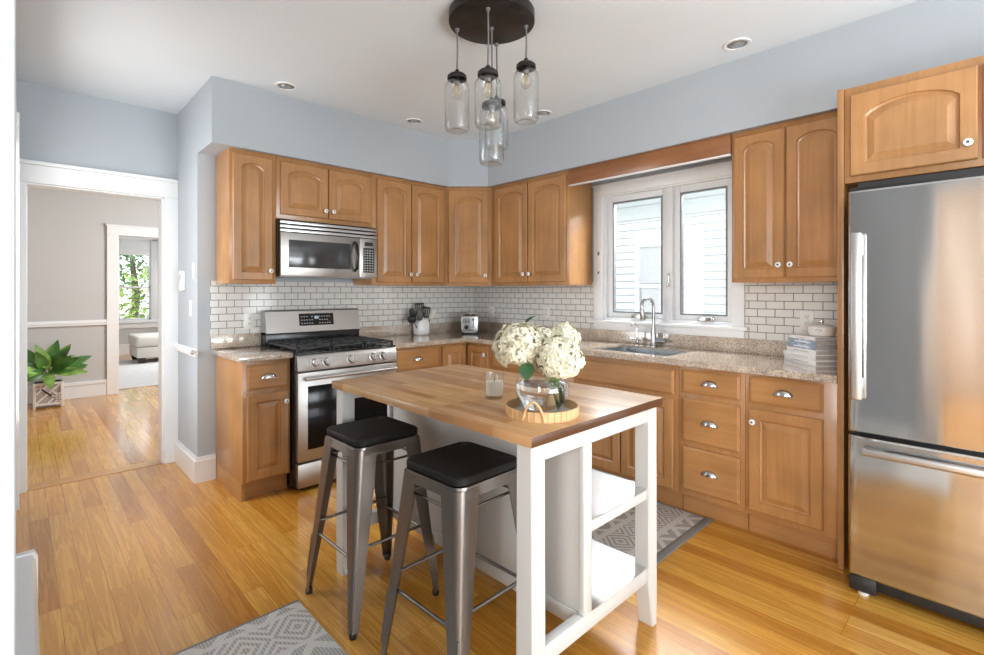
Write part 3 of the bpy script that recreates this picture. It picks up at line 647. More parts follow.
bm = B(); lathe(bm, [(0.018, 0), (0.018, 0.005), (0.012, 0.01), (0.012, 0.03), (0.016, 0.04), (0.012, 0.055), (0.006, 0.06), (0.005, 0.13)], 14); obj('body', bm, M_CHROME, t)
bm = B(); tube(bm, [(0, 0, 0.125), (-0.004, 0.001, 0.15), (-0.025, 0.006, 0.168), (-0.05, 0.012, 0.160), (-0.056, 0.014, 0.145)], 0.0045, 10); obj('spout', bm, M_CHROME, t, smooth=60)
bm = B(); tube(bm, [(0, 0.0, 0.045), (-0.02, 0.03, 0.05), (-0.026, 0.04, 0.048)], [0.006, 0.005, 0.007], 10); obj('lever', bm, M_CHROME, t, smooth=60)

# ------------------------------------------------------------------ range
t = thing('range', 'stainless steel gas range with black grates and oven window', 'range', (-1.7575, 0, 0)); RX = 0.3785
bm = B(); box(bm, -RX+0.001, RX-0.001, -0.645, -0.012, 0.02, 0.905, bev=0.002)
for sx in (-1, 1):
    for y in (-0.6, -0.08): lathe(bm, [(0.018, 0), (0.018, 0.022)], 10, c=(sx*0.34, y, 0))
obj('body', bm, M_BLACK, t)
bm = B(); box(bm, -RX, RX, -0.675, -0.10, 0.9055, 0.916, bev=0.003); obj('cooktop', bm, M_BLACK, t)
for bx_, by_, br_ in ((-0.24, -0.23, 0.035), (-0.24, -0.50, 0.045), (0.0, -0.37, 0.05), (0.24, -0.23, 0.03), (0.24, -0.50, 0.045)):
    bm = B(); lathe(bm, [(br_+0.012, 0), (br_+0.012, 0.006), (br_, 0.01), (br_, 0.017), (br_-0.006, 0.02), (0, 0.02)], 20, c=(bx_, by_, 0.9165)); obj('burner', bm, M_IRON, t)
for gx in (-0.248, 0.0, 0.248):
    bm = B(); a, b = gx-0.119, gx+0.119; z0, z1 = 0.936, 0.952
    box(bm, a, b, -0.655, -0.641, z0, z1, bev=0.003); box(bm, a, b, -0.125, -0.111, z0, z1, bev=0.003); box(bm, a, a+0.013, -0.655, -0.111, z0, z1, bev=0.003); box(bm, b-0.013, b, -0.655, -0.111, z0, z1, bev=0.003)
    box(bm, a, b, -0.39, -0.378, z0, z1+0.002, bev=0.003)
    for xx in (a+0.055, gx, b-0.055): box(bm, xx-0.006, xx+0.006, -0.655, -0.111, z0+0.002, z1+0.004, bev=0.003)
    for yy in (-0.52, -0.25): box(bm, a, b, yy-0.006, yy+0.006, z0+0.002, z1+0.004, bev=0.003)
    for xx in (a+0.007, b-0.007):
        for yy in (-0.648, -0.384, -0.118): box(bm, xx-0.007, xx+0.007, yy-0.007, yy+0.007, 0.9162, z0+0.004)
    obj('grate', bm, M_IRON, t)
bm = B(); box(bm, -RX, RX, -0.115, -0.014, 0.9165, 1.02, bev=0.002); obj('backguard_base', bm, M_BLACK, t)
bm = B()
loft(bm, [[(x, y, z) for y, z in ((-0.014, 1.0), (-0.118, 1.0), (-0.128, 1.012), (-0.098, 1.172), (-0.085, 1.182), (-0.014, 1.182))] for x in (-RX, RX)]); bg_ = obj('backguard', bm, M_STEEL, t)
bm = B(); ang = math.atan2(0.030, 0.160)
def onback(x0, x1, s0, s1, lift, th):  # box lying on the sloped face, s along the slope from its lower edge
    q = bmesh.new(); bmesh.ops.create_cube(q, size=1); R_ = Matrix.Translation((0, -0.128, 1.012)) @ Matrix.Rotation(-ang, 4, 'X')
    for v in q.verts: v.co = R_ @ Vector((x0+(x1-x0)*(v.co.x+.5), -lift-th*(v.co.y+.5), s0+(s1-s0)*(v.co.z+.5)))
    return q
merge(bm, onback(-0.130, 0.150, 0.048, 0.142, 0.0, 0.003)); dp = obj('control_display', bm, M_BLACK, bg_)
bm = B(); bm2 = B(); rnd = random.Random(3)
for r_ in range(3):
    for k in range(12):
        if 5 <= k <= 6 and r_ > 0: continue
        if rnd.random() < 0.15: continue
        merge(bm, onback(-0.115+k*0.0205, -0.115+k*0.0205+0.011, 0.062+r_*0.026, 0.068+r_*0.026, 0.003, 0.0006)) if k < 6 else merge(bm2, onback(-0.115+k*0.0205, -0.115+k*0.0205+0.011, 0.062+r_*0.026, 0.068+r_*0.026, 0.003, 0.0006))
obj('buttons', bm, M_KEYS, bg_); obj('buttons', bm2, M_KEYS, bg_)
bm = B(); merge(bm, onback(-0.008, 0.026, 0.098, 0.122, 0.003, 0.0008)); obj('clock', bm, M_DISP, bg_)
# control fascia with knobs
bm = B(); loft(bm, [[(x, y, z) for y, z in ((-0.645, 0.797), (-0.690, 0.797), (-0.692, 0.806), (-0.678, 0.890), (-0.668, 0.904), (-0.645, 0.904))] for x in (-RX, RX)]); fc = obj('fascia', bm, M_STEEL, t)
for kx in (-0.262, -0.178, 0.0, 0.178, 0.262):
    bm = B(); lathe(bm, [(0.035, 0), (0.035, 0.006), (0.028, 0.008), (0.026, 0.030), (0.023, 0.034), (0, 0.034)], 20, axis='-y'); box(bm, -0.006, 0.006, -0.042, -0.030, -0.025, 0.025, bev=0.002)
    k = obj('knob', bm, M_STEEL, fc); k.location = (kx, -0.6865, 0.848); k.rotation_euler = (-0.16, 0, 0)
# oven door, handle, window, drawer
bm = B(); box(bm, -RX+0.003, RX-0.003, -0.690, -0.647, 0.200, 0.787, bev=0.004); od = obj('oven_door', bm, M_STEEL, t)
bm = B(); box(bm, -RX+0.068, RX-0.068, -0.6925, -0.6885, 0.275, 0.695, bev=0.001); obj('oven_window', bm, M_OVENGLASS, od)
bm = B(); tube(bm, [(-0.345, -0.735, 0.752), (0.345, -0.735, 0.752)], 0.0125, 14)
for sx in (-0.325, 0.325): tube(bm, [(sx, -0.735, 0.752), (sx, -0.689, 0.752)], 0.009, 10)
obj('handle', bm, M_SATIN, od, smooth=60)
bm = B(); box(bm, -RX+0.003, RX-0.003, -0.688, -0.647, 0.030, 0.186, bev=0.004); obj('drawer', bm, M_STEEL, t)

# ------------------------------------------------------------------ microwave
t = thing('microwave', 'stainless steel microwave hung over the range', 'microwave', (-1.7575, 0, 1.428))
MH = 0.410
bm = B(); box(bm, -RX+0.001, RX-0.001, -0.383, -0.010, 0.006, 0.405, bev=0.002); obj('body', bm, M_BLACK, t)
bm = B(); box(bm, -RX+0.02, RX-0.02, -0.37, -0.02, 0.0, 0.0065); obj('underside', bm, M_KEYS, t)
bm = B()
for k in range(3): box(bm, -RX, RX, -0.400, -0.384, 0.318+k*0.0285, 0.318+k*0.0285+0.019, bev=0.002)
obj('vent_grille', bm, M_SATIN, t)
bm = B(); box(bm, -RX, 0.222, -0.404, -0.384, 0.006, 0.312, bev=0.004); md = obj('door', bm, M_STEEL, t)
bm = B(); box(bm, -RX+0.055, 0.145, -0.4058, -0.402, 0.066, 0.262, bev=0.001); obj('door_window', bm, M_MWGLASS, md)
bm = B(); tube(bm, [(0.182, -0.404, 0.055), (0.182, -0.436, 0.075), (0.182, -0.447, 0.165), (0.182, -0.436, 0.255), (0.182, -0.404, 0.275)], [0.011, 0.013, 0.012, 0.013, 0.011], 12); obj('handle', bm, M_BLACK, md, smooth=60)
bm = B(); box(bm, 0.2235, RX, -0.404, -0.384, 0.006, 0.312, bev=0.004); mp_ = obj('control_panel', bm, M_STEEL, t)
bm = B(); box(bm, 0.255, 0.352, -0.4055, -0.403, 0.045, 0.238); box(bm, 0.268, 0.340, -0.4055, -0.403, 0.255, 0.284); obj('keypad', bm, M_BLACKM, mp_)
bm = B()
for r_ in range(9):
    for k in range(4): box(bm, 0.262+k*0.0225, 0.262+k*0.0225+0.013, -0.4062, -0.4052, 0.055+r_*0.0198, 0.055+r_*0.0198+0.009)
obj('keys', bm, M_KEYS, mp_)

# ------------------------------------------------------------------ refrigerator
t = thing('refrigerator', 'large stainless steel bottom-freezer refrigerator at the right edge', 'refrigerator', (0, -3.865, 0)); FY = 0.455
bm = B(); box(bm, -0.765, -0.03, -FY, FY, 0.035, 1.765, bev=0.004); obj('body', bm, M_BLACKM, t)
def fdoor(z0, z1):
    bm = B(); loops = []
    for z in (z0, z0+0.008, z1-0.008, z1):
        e_ = 0.008 if z in (z0, z1) else 0.0
        loops.append([(-0.770, -FY+0.001, z), (-0.812+e_*0.3, -FY+0.001, z), (-0.826+e_, -FY+0.012, z), (-0.831+e_, -FY+0.05, z), (-0.836+e_, 0, z), (-0.831+e_, FY-0.05, z), (-0.826+e_, FY-0.012, z), (-0.812+e_*0.3, FY-0.001, z), (-0.770, FY-0.001, z)])
    loft(bm, loops); return bm
ud = obj('door', fdoor(0.712, 1.760), M_FRIDGE, t, smooth=40)
bm = B(); box(bm, -0.874, -0.850, 0.398, 0.438, 0.858, 1.576, bev=0.008, seg=3); box(bm, -0.852, -0.822, 0.402, 0.434, 1.48, 1.57, bev=0.003); box(bm, -0.852, -0.822, 0.402, 0.434, 0.864, 0.95, bev=0.003); obj('handle', bm, M_SATIN, ud, smooth=40)
fd = obj('freezer_drawer', fdoor(0.090, 0.696), M_FRIDGE, t, smooth=40)
bm = B(); box(bm, -0.876, -0.852, -0.40, 0.402, 0.628, 0.660, bev=0.008, seg=3); box(bm, -0.855, -0.827, 0.33, 0.39, 0.632, 0.656, bev=0.003); box(bm, -0.855, -0.827, -0.39, -0.33, 0.632, 0.656, bev=0.003); obj('handle', bm, M_SATIN, fd, smooth=40)
bm = B(); box(bm, -0.785, -0.74, -FY+0.02, FY-0.02, 0.030, 0.086, bev=0.003); box(bm, -0.815, -0.76, FY-0.10, FY-0.004, 0.020, 0.086, bev=0.006); obj('toe_grille', bm, M_BLACKM, t)
bm = B(); box(bm, -0.79, -0.68, -FY+0.002, FY-0.002, 1.7665, 1.782, bev=0.004); box(bm, -0.605, -0.10, -FY+0.002, FY-0.002, 1.7665, 1.833); obj('hinge_cover_gap_shade', bm, M_BLACKM, t)  # hinge cover, plus a black filler standing in for shade in the gap
bm = B(); lathe(bm, [(0.020, 0), (0.020, 0.012), (0.008, 0.014), (0.008, 0.04)], 14, c=(-0.78, FY-0.05, 0)); lathe(bm, [(0.020, 0), (0.020, 0.012), (0.008, 0.014), (0.008, 0.04)], 14, c=(-0.78, -FY+0.05, 0)); lathe(bm, [(0.02, 0), (0.02, 0.04)], 10, c=(-0.1, FY-0.06, 0)); lathe(bm, [(0.02, 0), (0.02, 0.04)], 10, c=(-0.1, -FY+0.06, 0)); obj('levelling_feet', bm, M_CERAMIC, t)

# ------------------------------------------------------------------ island
IX0, IX1, IY0, IY1 = -2.379, -1.589, -2.939, -1.679
t = thing('kitchen_island', 'white kitchen island with butcher block top and open steel shelves', 'island', ((IX0+IX1)/2, (IY0+IY1)/2, 0))
ox, oy = (IX0+IX1)/2, (IY0+IY1)/2
def ib(L, name, m, bev=0.003):
    bm = B()
    for b in L: box(bm, b[0]-ox, b[1]-ox, b[2]-oy, b[3]-oy, b[4], b[5], bev=bev)
    return obj(name, bm, m, t)
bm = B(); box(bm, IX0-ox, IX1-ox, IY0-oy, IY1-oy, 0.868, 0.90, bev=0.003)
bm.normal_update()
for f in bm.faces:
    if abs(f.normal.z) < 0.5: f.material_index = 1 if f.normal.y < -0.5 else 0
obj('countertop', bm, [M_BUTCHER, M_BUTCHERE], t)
LX0, LX1, LY0, LY1 = -2.362, -1.612, -2.925, -1.693; lw = 0.062
for (x, kx) in ((LX0, 0), (LX1-lw, 1)):
    for y in (LY0, LY1-lw):
        bm = B(); x_, y_ = x-ox, y-oy
        if kx: loft(bm, [[(x_+a, y_+b, z) for a, b in ((i0, 0), (lw, 0), (lw, lw), (i0, lw))] for z, i0 in ((0, 0.028), (0.16, 0.0), (0.8675, 0.0))])
        else: loft(bm, [[(x_+a, y_+b, z) for a, b in ((0, 0), (i0, 0), (i0, lw), (0, lw))] for z, i0 in ((0, lw-0.0), (0.16, lw), (0.8675, lw))])
        bmesh.ops.bevel(bm, geom=[e for e in bm.edges if abs((e.verts[0].co-e.verts[1].co).normalized().z) > 0.8], offset=0.003, segments=2, affect='EDGES')
        obj('leg', bm, M_ISL, t)
PX = -2.045
ib([(LX0+lw, LX1-lw, LY0+0.008, LY0+0.03, 0.81, 0.8675), (LX0+lw, LX1-lw, LY1-0.03, LY1-0.008, 0.81, 0.8675), (LX1-0.03, LX1-0.01, LY0+lw, LY1-lw, 0.81, 0.8675)], 'apron', M_ISL)
ib([(PX-0.03, PX, LY0+0.031, LY1-0.031, 0.18, 0.8675)], 'back_panel', M_ISL)
ib([(PX-0.046, PX+0.0, LY0+0.008, LY0+0.0305, 0.24, 0.81), (PX-0.046, PX+0.0, LY1-0.0305, LY1-0.008, 0.24, 0.81), (PX-0.038, PX-0.0305, LY0+0.046, LY1-0.046, 0.18, 0.235)], 'panel_moulding', M_ISL)
ib([(LX0+lw, LX1-lw, LY0+0.012, LY0+0.045, 0.178, 0.237)], 'end_rail', M_ISL); ib([(LX0+lw, LX1-lw, LY1-0.045, LY1-0.012, 0.178, 0.237)], 'end_rail', M_ISL)
for z in (0.545, 0.237):
    if z > 0.3: 
        ib([(PX+0.001, LX1-lw, LY0+0.010, LY0+0.030, 0.507, 0.545)], 'shelf_rail', M_ISL); ib([(PX+0.001, LX1-lw, LY1-0.030, LY1-0.010, 0.507, 0.545)], 'shelf_rail', M_ISL)
    s = ib([(PX+0.001, LX1-0.02, LY0+(0.031 if z > .3 else 0.046), LY1-(0.031 if z > .3 else 0.046), z-0.012, z), (PX+0.001, LX1-lw-0.001, LY0+0.009, LY1-0.009, z+0.0003, z+0.0028), (LX1-0.022, LX1-0.0205, LY0+lw+0.001, LY1-lw-0.001, z-0.03, z+0.0028)], 'shelf', M_SHELF, 0.0)

# ------------------------------------------------------------------ stools
def make_stool(label):
    t = thing('bar_stool', label, 'stool', (0, 0, 0), 0, 'metal bar stools at the island')
    def sq(h, r, z, n=5): return rr(-h, h, -h, h, r, z, n)
    bm = B(); loft(bm, [sq(0.146, 0.04, 0.700), sq(0.153, 0.043, 0.706), sq(0.153, 0.043, 0.723), sq(0.149, 0.042, 0.729), sq(0.10, 0.03, 0.7285)]); obj('seat', bm, M_SEAT, t, smooth=50)
    bm = B(); loft(bm, [sq(0.152, 0.04, 0.699), sq(0.158, 0.042, 0.662), sq(0.1555, 0.042, 0.662), sq(0.149, 0.04, 0.695)], False, True); obj('seat_frame', bm, M_GUN, t, smooth=50)
    for sx in (-1, 1):
        for sy in (-1, 1):
            bm = B(); loops = []
            for z, w_, r in ((0.690, 0.088, 0.030), (0.60, 0.082, 0.026), (0.30, 0.058, 0.016), (0.10, 0.038, 0.012), (0.015, 0.030, 0.010)):
                tt = (0.690-z)/0.69; cpos = 0.155 + (0.212-0.155)*tt; th = 0.0035; P = [(0, w_)]
                for k in range(5):
                    a = PI + PI/2*k/4; P.append((r+r*math.cos(a), r+r*math.sin(a)))
                P.append((w_, 0)); P.append((w_, th))
                for k in range(5):
                    a = PI*1.5 - PI/2*k/4; P.append((r+(r-th)*math.cos(a), r+(r-th)*math.sin(a)))
                P.append((th, w_)); loops.append([(sx*(cpos-px), sy*(cpos-py), z) for px, py in P])
            loft(bm, loops); c0 = 0.155+0.057*(0.69-0.06)/0.69-0.014; 
            c1 = 0.155+0.057*(0.69-0.26)/0.69-0.006
            tube(bm, [(sx*(c0+0.010), sy*(c0+0.010), 0.075), (sx*(c1+0.002), sy*(c1+0.002), 0.26)], 0.005, 8)
            lg = obj('leg', bm, M_GUN, t, smooth=50)
            bm = B(); lathe(bm, [(0.013, 0), (0.015, 0.004), (0.015, 0.022), (0.010, 0.026)], 12, c=(sx*0.197, sy*0.197, 0)); obj('foot_cap', bm, M_BLACKM, lg)
    def cpos(z): return 0.155 + 0.057*(0.69-z)/0.69
    for z, ax in ((0.275, 'y'), (0.315, 'x')):
        for s_ in (-1, 1):
            c = cpos(z)-0.012; bm = B()
            a = (-c, s_*c, z) if ax == 'x' else (s_*c, -c, z); b = (c, s_*c, z) if ax == 'x' else (s_*c, c, z)
            tube(bm, [a, b], 0.0065, 10); obj('footrest', bm, M_GUNR, t, smooth=60)
    for ax in 'xy':
        for s_ in (-1, 1):
            bm = B(); c = cpos(0.615)-0.008
            a = (-c, s_*(c-0.02), 0.615) if ax == 'x' else (s_*(c-0.02), -c, 0.615); b = (c, s_*(c-0.02), 0.615) if ax == 'x' else (s_*(c-0.02), c, 0.615)
            tube(bm, [a, b], 0.005, 8)
            obj('upper_brace', bm, M_GUNR, t, smooth=60)
    return t
st1 = make_stool('gunmetal bar stool with black seat, the farther one nearer the range')
st1.location = (-2.33, -1.967, 0)
st2 = dup(st1, (-2.305, -2.545, 0), 0.03, 'gunmetal bar stool with black seat, the nearer one in front of the island')

# ------------------------------------------------------------------ rugs
def rug(name, label, x0, x1, y0, y1, m, bind, th=0.008, side=0.022):
    t = thing(name, label, 'rug', ((x0+x1)/2, (y0+y1)/2, 0.0005)); a, b = (x1-x0)/2, (y1-y0)/2
    bm = B(); box(bm, -a+side-0.002, a-side+0.002, -b+0.01, b-0.01, 0.0, th, bev=0.002); obj('pile', bm, m, t)
    bm = B(); e_ = bind
    box(bm, -a, a, -b, -b+e_, 0, th+0.0008, bev=0.002); box(bm, -a, a, b-e_, b, 0, th+0.0008, bev=0.002)
    box(bm, -a, -a+side, -b, b, 0, th*0.8, bev=0.002); box(bm, a-side, a, -b, b, 0, th*0.8, bev=0.002); obj('binding', bm, M_RUGEDGE, t)
rug('runner_rug', 'taupe woven runner rug with diamonds, in front of the sink cabinets', -1.26, -0.56, -2.722, -1.25, M_RUGD, 0.045)
rug('woven_rug', 'cream and grey diamond woven rug at the bottom left of the picture', -3.30, -2.585, -3.60, -1.795, M_RUGL, 0.012, side=0.004)

# ------------------------------------------------------------------ things on the island
TX, TY = -2.144, -2.779
t = thing('round_tray', 'round woven bamboo tray with loop handles on the island', 'tray', (TX, TY, 0.9002))
bm = B(); lathe(bm, [(0.0, 0.0), (0.118, 0.0), (0.118, 0.006), (0.0, 0.006)], 40, capb=False, capt=False); obj('base', bm, M_WHITEWASH, t)
bm = B(); lathe(bm, [(0.1185, 0.0), (0.124, 0.0), (0.126, 0.034), (0.1225, 0.035), (0.1205, 0.008), (0.1185, 0.0)], 48, capb=False, capt=False)
for k in range(36):
    a = 2*PI*k/36; tube(bm, [(0.1245*math.cos(a), 0.1245*math.sin(a), 0.002), (0.1265*math.cos(a), 0.1265*math.sin(a), 0.034)], 0.0022, 6)
obj('rim', bm, M_BAMBOO, t)
for a0 in (math.radians(208), math.radians(28)):
    bm = B(); pts = []
    for k in range(13):
        s = k/12; aa = a0 + (s-0.5)*0.56; hz = 0.006 + 0.062*math.sin(PI*s)**0.7
        pts.append((0.1305*math.cos(aa), 0.1305*math.sin(aa), hz))
    tube(bm, pts, 0.0042, 8); obj('handle', bm, M_BAMBOO, t, smooth=60)
VZ = 0.907
t = thing('glass_vase', 'round clear glass bowl vase of water on the bamboo tray', 'vase', (TX+0.006, TY+0.004, VZ))
RV = 0.094
def vprof(R, z0, z1, c, n=16):
    out = []
    for k in range(n+1):
        z = z0+(z1-z0)*k/n; out.append((math.sqrt(max(1e-6, R*R-(z-c)**2)), z))
    return out
bm = B(); lathe(bm, [(0.0, 0.0)] + vprof(RV, 0.006, 0.150, 0.080) + [(0.066, 0.158), (0.070, 0.160)], 40, capb=False, capt=False); obj('bowl', bm, M_JAR, t, smooth=80)
bm = B(); lathe(bm, [(0.0, 0.008)] + vprof(RV-0.004, 0.010, 0.098, 0.080) + [(0.0, 0.098)], 40, capb=False, capt=False); obj('water', bm, M_WATER, t, smooth=60)
def petal_head(bm, c, r, n, seed, sq=0.88):
    rd = random.Random(seed); c = Vector(c)
    hull_blob(bm, c, r*0.80, 2, 0.03, seed, (1, 1, sq))
    for k in range(n):
        z = 1-2*(k+0.5)/n
        if z < -0.75: continue
        a = k*2.39996 + rd.uniform(-.15, .15); q = math.sqrt(1-z*z); d = Vector((q*math.cos(a), q*math.sin(a), z*sq)); rad = r*rd.uniform(0.86, 1.0)
        p = c + d*rad; dn = (d+Vector((rd.uniform(-.35, .35), rd.uniform(-.35, .35), rd.uniform(-.35, .35)))).normalized(); u, v = frame_of(dn); ph = rd.uniform(0, PI/2); s = rd.uniform(0.0135, 0.0185)
        for j in range(4):
            e_ = u*math.cos(ph+j*PI/2) + v*math.sin(ph+j*PI/2); g = dn.cross(e_)
            P = [p, p+e_*s*0.45+g*s*0.42+dn*0.0015, p+e_*s*0.95+g*s*0.30+dn*0.0005, p+e_*s*1.05-dn*0.002, p+e_*s*0.95-g*s*0.30+dn*0.0005, p+e_*s*0.45-g*s*0.42+dn*0.0015]
            bm.faces.new([bm.verts.new(x) for x in P])
def leaf_bm(bm, p, d, up, L_, W_, curl=0.3, n=6, fold=0.25, mi=0):
    d = d.normalized(); s = d.cross(up).normalized(); nrm = s.cross(d); rows = []; nf = len(bm.faces)
    for k in range(n+1):
        q = k/n; wd = W_*math.sin(PI*min(0.98, 0.04+q*0.94))**0.8*(1-0.25*q); c = p + d*L_*q - nrm*L_*curl*q*q
        rows.append((bm.verts.new(c+s*wd+nrm*wd*fold), bm.verts.new(c), bm.verts.new(c-s*wd+nrm*wd*fold)))
    for k in range(n):
        for j in range(2): bm.faces.new((rows[k][j], rows[k][j+1], rows[k+1][j+1], rows[k+1][j]))
    faces_since(bm, nf, mi)
heads = [((-2.186, -2.712, 1.132), 0.094, 230, 'largest white hydrangea head, at the left of the vase', (0.045, -0.02)),
         ((-2.140, -2.856, 1.096), 0.080, 190, 'white hydrangea head hanging over the front right of the vase', (0.05, -0.03)),
         ((-1.985, -2.750, 1.152), 0.060, 130, 'smallest white hydrangea head, at the back right of the bunch', (0.05, -0.01)),
         ((-2.075, -2.700, 1.135), 0.070, 150, 'white hydrangea head half hidden behind the two big ones', (0.04, -0.035))]
for k, (c, r, n, lab, ft) in enumerate(heads):
    base_ = Vector((TX+ft[0], TY+ft[1], VZ+0.012)); c = Vector(c)
    t = thing('hydrangea', lab, 'flower', tuple(base_), 0, 'hydrangeas in the vase'); cl = c-base_
    bm = B(); petal_head(bm, cl, r, n, 11+k); obj('flower_head', bm, M_PETAL, t, smooth=0, fixn=False)
    bm = B(); mid = Vector((cl.x*0.25, cl.y*0.25, 0.13)); tube(bm, [Vector((0, 0, 0)), mid*0.5, mid, cl*0.9], 0.0042, 8); obj('stem', bm, M_STEMG, t, smooth=60)
    bm = B(); rd = random.Random(40+k)
    L = {0: [((-2.232, -2.790, 1.085), (-0.5, -0.4, -0.55), 0.060, 0.030), ((-2.20, -2.80, 1.08), (0.2, -0.8, -0.45), 0.05, 0.028), ((-2.125, -2.685, 1.205), (0.45, -0.2, 0.6), 0.05, 0.02)],
         1: [((-2.12, -2.80, 1.07), (-0.5, -0.5, -0.2), 0.06, 0.025)], 2: [((-2.02, -2.76, 1.12), (0.3, -0.6, -0.1), 0.07, 0.03), ((-2.04, -2.77, 1.15), (0.5, -0.5, 0.1), 0.06, 0.028)], 3: [((-2.08, -2.75, 1.15), (0.4, -0.4, 0.3), 0.06, 0.025)]}[k]
    for p, d, l_, w_ in L: leaf_bm(bm, Vector(p)-base_, Vector(d), Vector((0, 0, 1)), l_, w_)
    obj('leaves', bm, M_HLEAF, t, smooth=60)
t = thing('candle', 'white candle in a clear glass tumbler on the island', 'candle', (-2.080, -2.477, 0.9002))
bm = B(); lathe(bm, [(0.0, 0.0), (0.035, 0.0), (0.038, 0.004), (0.0395, 0.098), (0.037, 0.098), (0.0345, 0.012), (0.0, 0.012)], 28, capb=False, capt=False); obj('glass', bm, M_JAR, t)
bm = B(); lathe(bm, [(0.0335, 0.0125), (0.0355, 0.064), (0.034, 0.066), (0, 0.064)], 28); wx = obj('wax', bm, M_WAX, t)
bm = B(); tube(bm, [(0, 0, 0.064), (0.001, 0, 0.076)], 0.0013, 6); obj('wick', bm, M_BLACKM, wx)

# ------------------------------------------------------------------ worktop things
t = thing('utensil_crock', 'white ceramic crock holding black utensils, right of the range', 'crock', (-0.755, -0.135, 0.9202))
bm = B(); loft(bm, [rr(-0.050, 0.050, -0.050, 0.050, 0.025, 0.0), rr(-0.060, 0.060, -0.060, 0.060, 0.03, 0.012), rr(-0.062, 0.062, -0.062, 0.062, 0.03, 0.115), rr(-0.048, 0.048, -0.048, 0.048, 0.028, 0.138), rr(-0.048, 0.048, -0.048, 0.048, 0.028, 0.150), rr(-0.043, 0.043, -0.043, 0.043, 0.026, 0.150), rr(-0.043, 0.043, -0.043, 0.043, 0.026, 0.02)], True, True); ck = obj('jar', bm, M_CERAMIC, t, smooth=50)
bm = B()
for s in (0.030, 0.022): 
    pts = [(s*math.cos(2*PI*k/24), -0.0625, 0.07+s*math.sin(2*PI*k/24)) for k in range(24)]; tube(bm, pts, 0.0016, 6, closed=True)
obj('embossed_medallion', bm, M_CERAMIC, t, smooth=60)
uts = [('spatula', 'black slotted spatula standing upright in the crock', (0.006, 0.0), (0.0, 0.02), 0.245, 'spat', M_BLACKM),
       ('ladle', 'black ladle leaning far left in the crock', (-0.02, -0.01), (-0.115, -0.03), 0.150, 'ladle', M_BLACKM),
       ('slotted_turner', 'black slotted turner leaning right in the crock', (0.02, 0.012), (0.060, 0.02), 0.215, 'spat', M_BLACKM),
       ('cooking_spoon', 'grey spoon leaning left at the front of the crock', (-0.012, -0.02), (-0.045, -0.04), 0.185, 'spoon', M_UTG),
       ('spoon_spatula', 'beige silicone spoon spatula leaning right in the crock', (0.025, -0.015), (0.095, -0.03), 0.190, 'spoon', M_UTW),
       ('pasta_fork', 'black pasta fork leaning left behind the grey spoon', (-0.02, 0.015), (-0.085, 0.01), 0.205, 'spoon', M_BLACKM)]
for nm, lab, f0, f1, zt, kind, mt in uts:
    t = thing(nm, lab, 'utensil', (-0.755+f0[0], -0.135+f0[1], 0.9405), 0, 'utensils in the crock'); d = Vector(((f1[0]-f0[0])*1.25, (f1[1]-f0[1])*1.25, zt*1.12-0.02)); L_ = d.length; dn = d.normalized()
    bm = B(); tube(bm, [Vector((0, 0, 0.002)), dn*L_*0.72], 0.0045, 8); obj('handle', bm, mt if mt != M_UTW else M_BLACKM, t, smooth=60)
    side = Vector((0.82, -0.57, 0)); side = (side-dn*side.dot(dn)).normalized(); nr = side.cross(dn); bm = B(); R3 = Matrix((side, nr, dn)).transposed().to_4x4()
    q = bmesh.new()
    if kind == 'spat':
        for k in range(5): box(q, -0.032+k*0.0135, -0.032+k*0.0135+0.009, -0.0015, 0.0015, L_*0.72, L_*1.02, bev=0.001)
        box(q, -0.032, 0.031, -0.0015, 0.0015, L_*0.70, L_*0.76, bev=0.001); box(q, -0.032, 0.031, -0.0015, 0.0015, L_*1.0, L_*1.05, bev=0.001)
    elif kind == 'ladle': hull_blob(q, (0, 0, L_*0.9), 0.034, 2, 0, 0, (1, 0.8, 0.9))
    else: hull_blob(q, (0, 0, L_*0.88), 0.028, 2, 0, 0, (0.8, 0.3, 1.5))
    merge(bm, q, R3 @ Matrix.Translation((0, 0, L_*0.9)) @ Matrix.Scale(1.3, 4) @ Matrix.Translation((0, 0, -L_*0.9))); obj('head', bm, mt, t, smooth=50)
# toaster
t = thing('toaster', 'small chrome two slot toaster standing in the corner of the worktop', 'toaster', (-0.285, -0.29, 0.9202), -PI/4)
bm = B(); sec = lambda y, s: [(px*s, y, 0.02+(pz-0.02)*s) for px, pz, _ in rr(-0.085, 0.085, 0.014, 0.180, 0.035, 0)]
loft(bm, [sec(-0.11, 0.97), sec(-0.115, 0.94), sec(-0.10, 1.0), sec(0.13, 1.0), sec(0.135, 0.96)][1:]); tb = obj('body', bm, M_CHROME, t, smooth=50)
bm = B(); box(bm, -0.078, 0.078, -0.10, 0.12, 0.0, 0.016, bev=0.003); obj('base', bm, M_BLACKM, t)
bm = B(); box(bm, -0.075, 0.075, -0.1195, -0.112, 0.028, 0.168, bev=0.003); fp = obj('front_plate', bm, M_SATIN, t)
bm = B(); box(bm, 0.030, 0.038, -0.1206, -0.1192, 0.062, 0.150); box(bm, 0.022, 0.046, -0.132, -0.1192, 0.132, 0.142, bev=0.002); obj('lever', bm, M_BLACKM, fp)
bm = B(); lathe(bm, [(0.020, 0), (0.019, 0.012), (0.0, 0.013)], 18, c=(-0.030, -0.1195, 0.066), axis='-y'); obj('dial', bm, M_BLACKM, fp)
bm = B()
for x in (-0.060, -0.034, -0.008):
    box(bm, x-0.010, x-0.005, -0.1205, -0.1192, 0.100, 0.148); box(bm, x+0.004, x+0.008, -0.1205, -0.1192, 0.104, 0.148); box(bm, x-0.008, x+0.006, -0.1205, -0.1192, 0.12, 0.126)
box(bm, -0.03, 0.045, -0.1205, -0.1192, 0.036, 0.041); obj('dial_marks', bm, M_SLOT, fp)
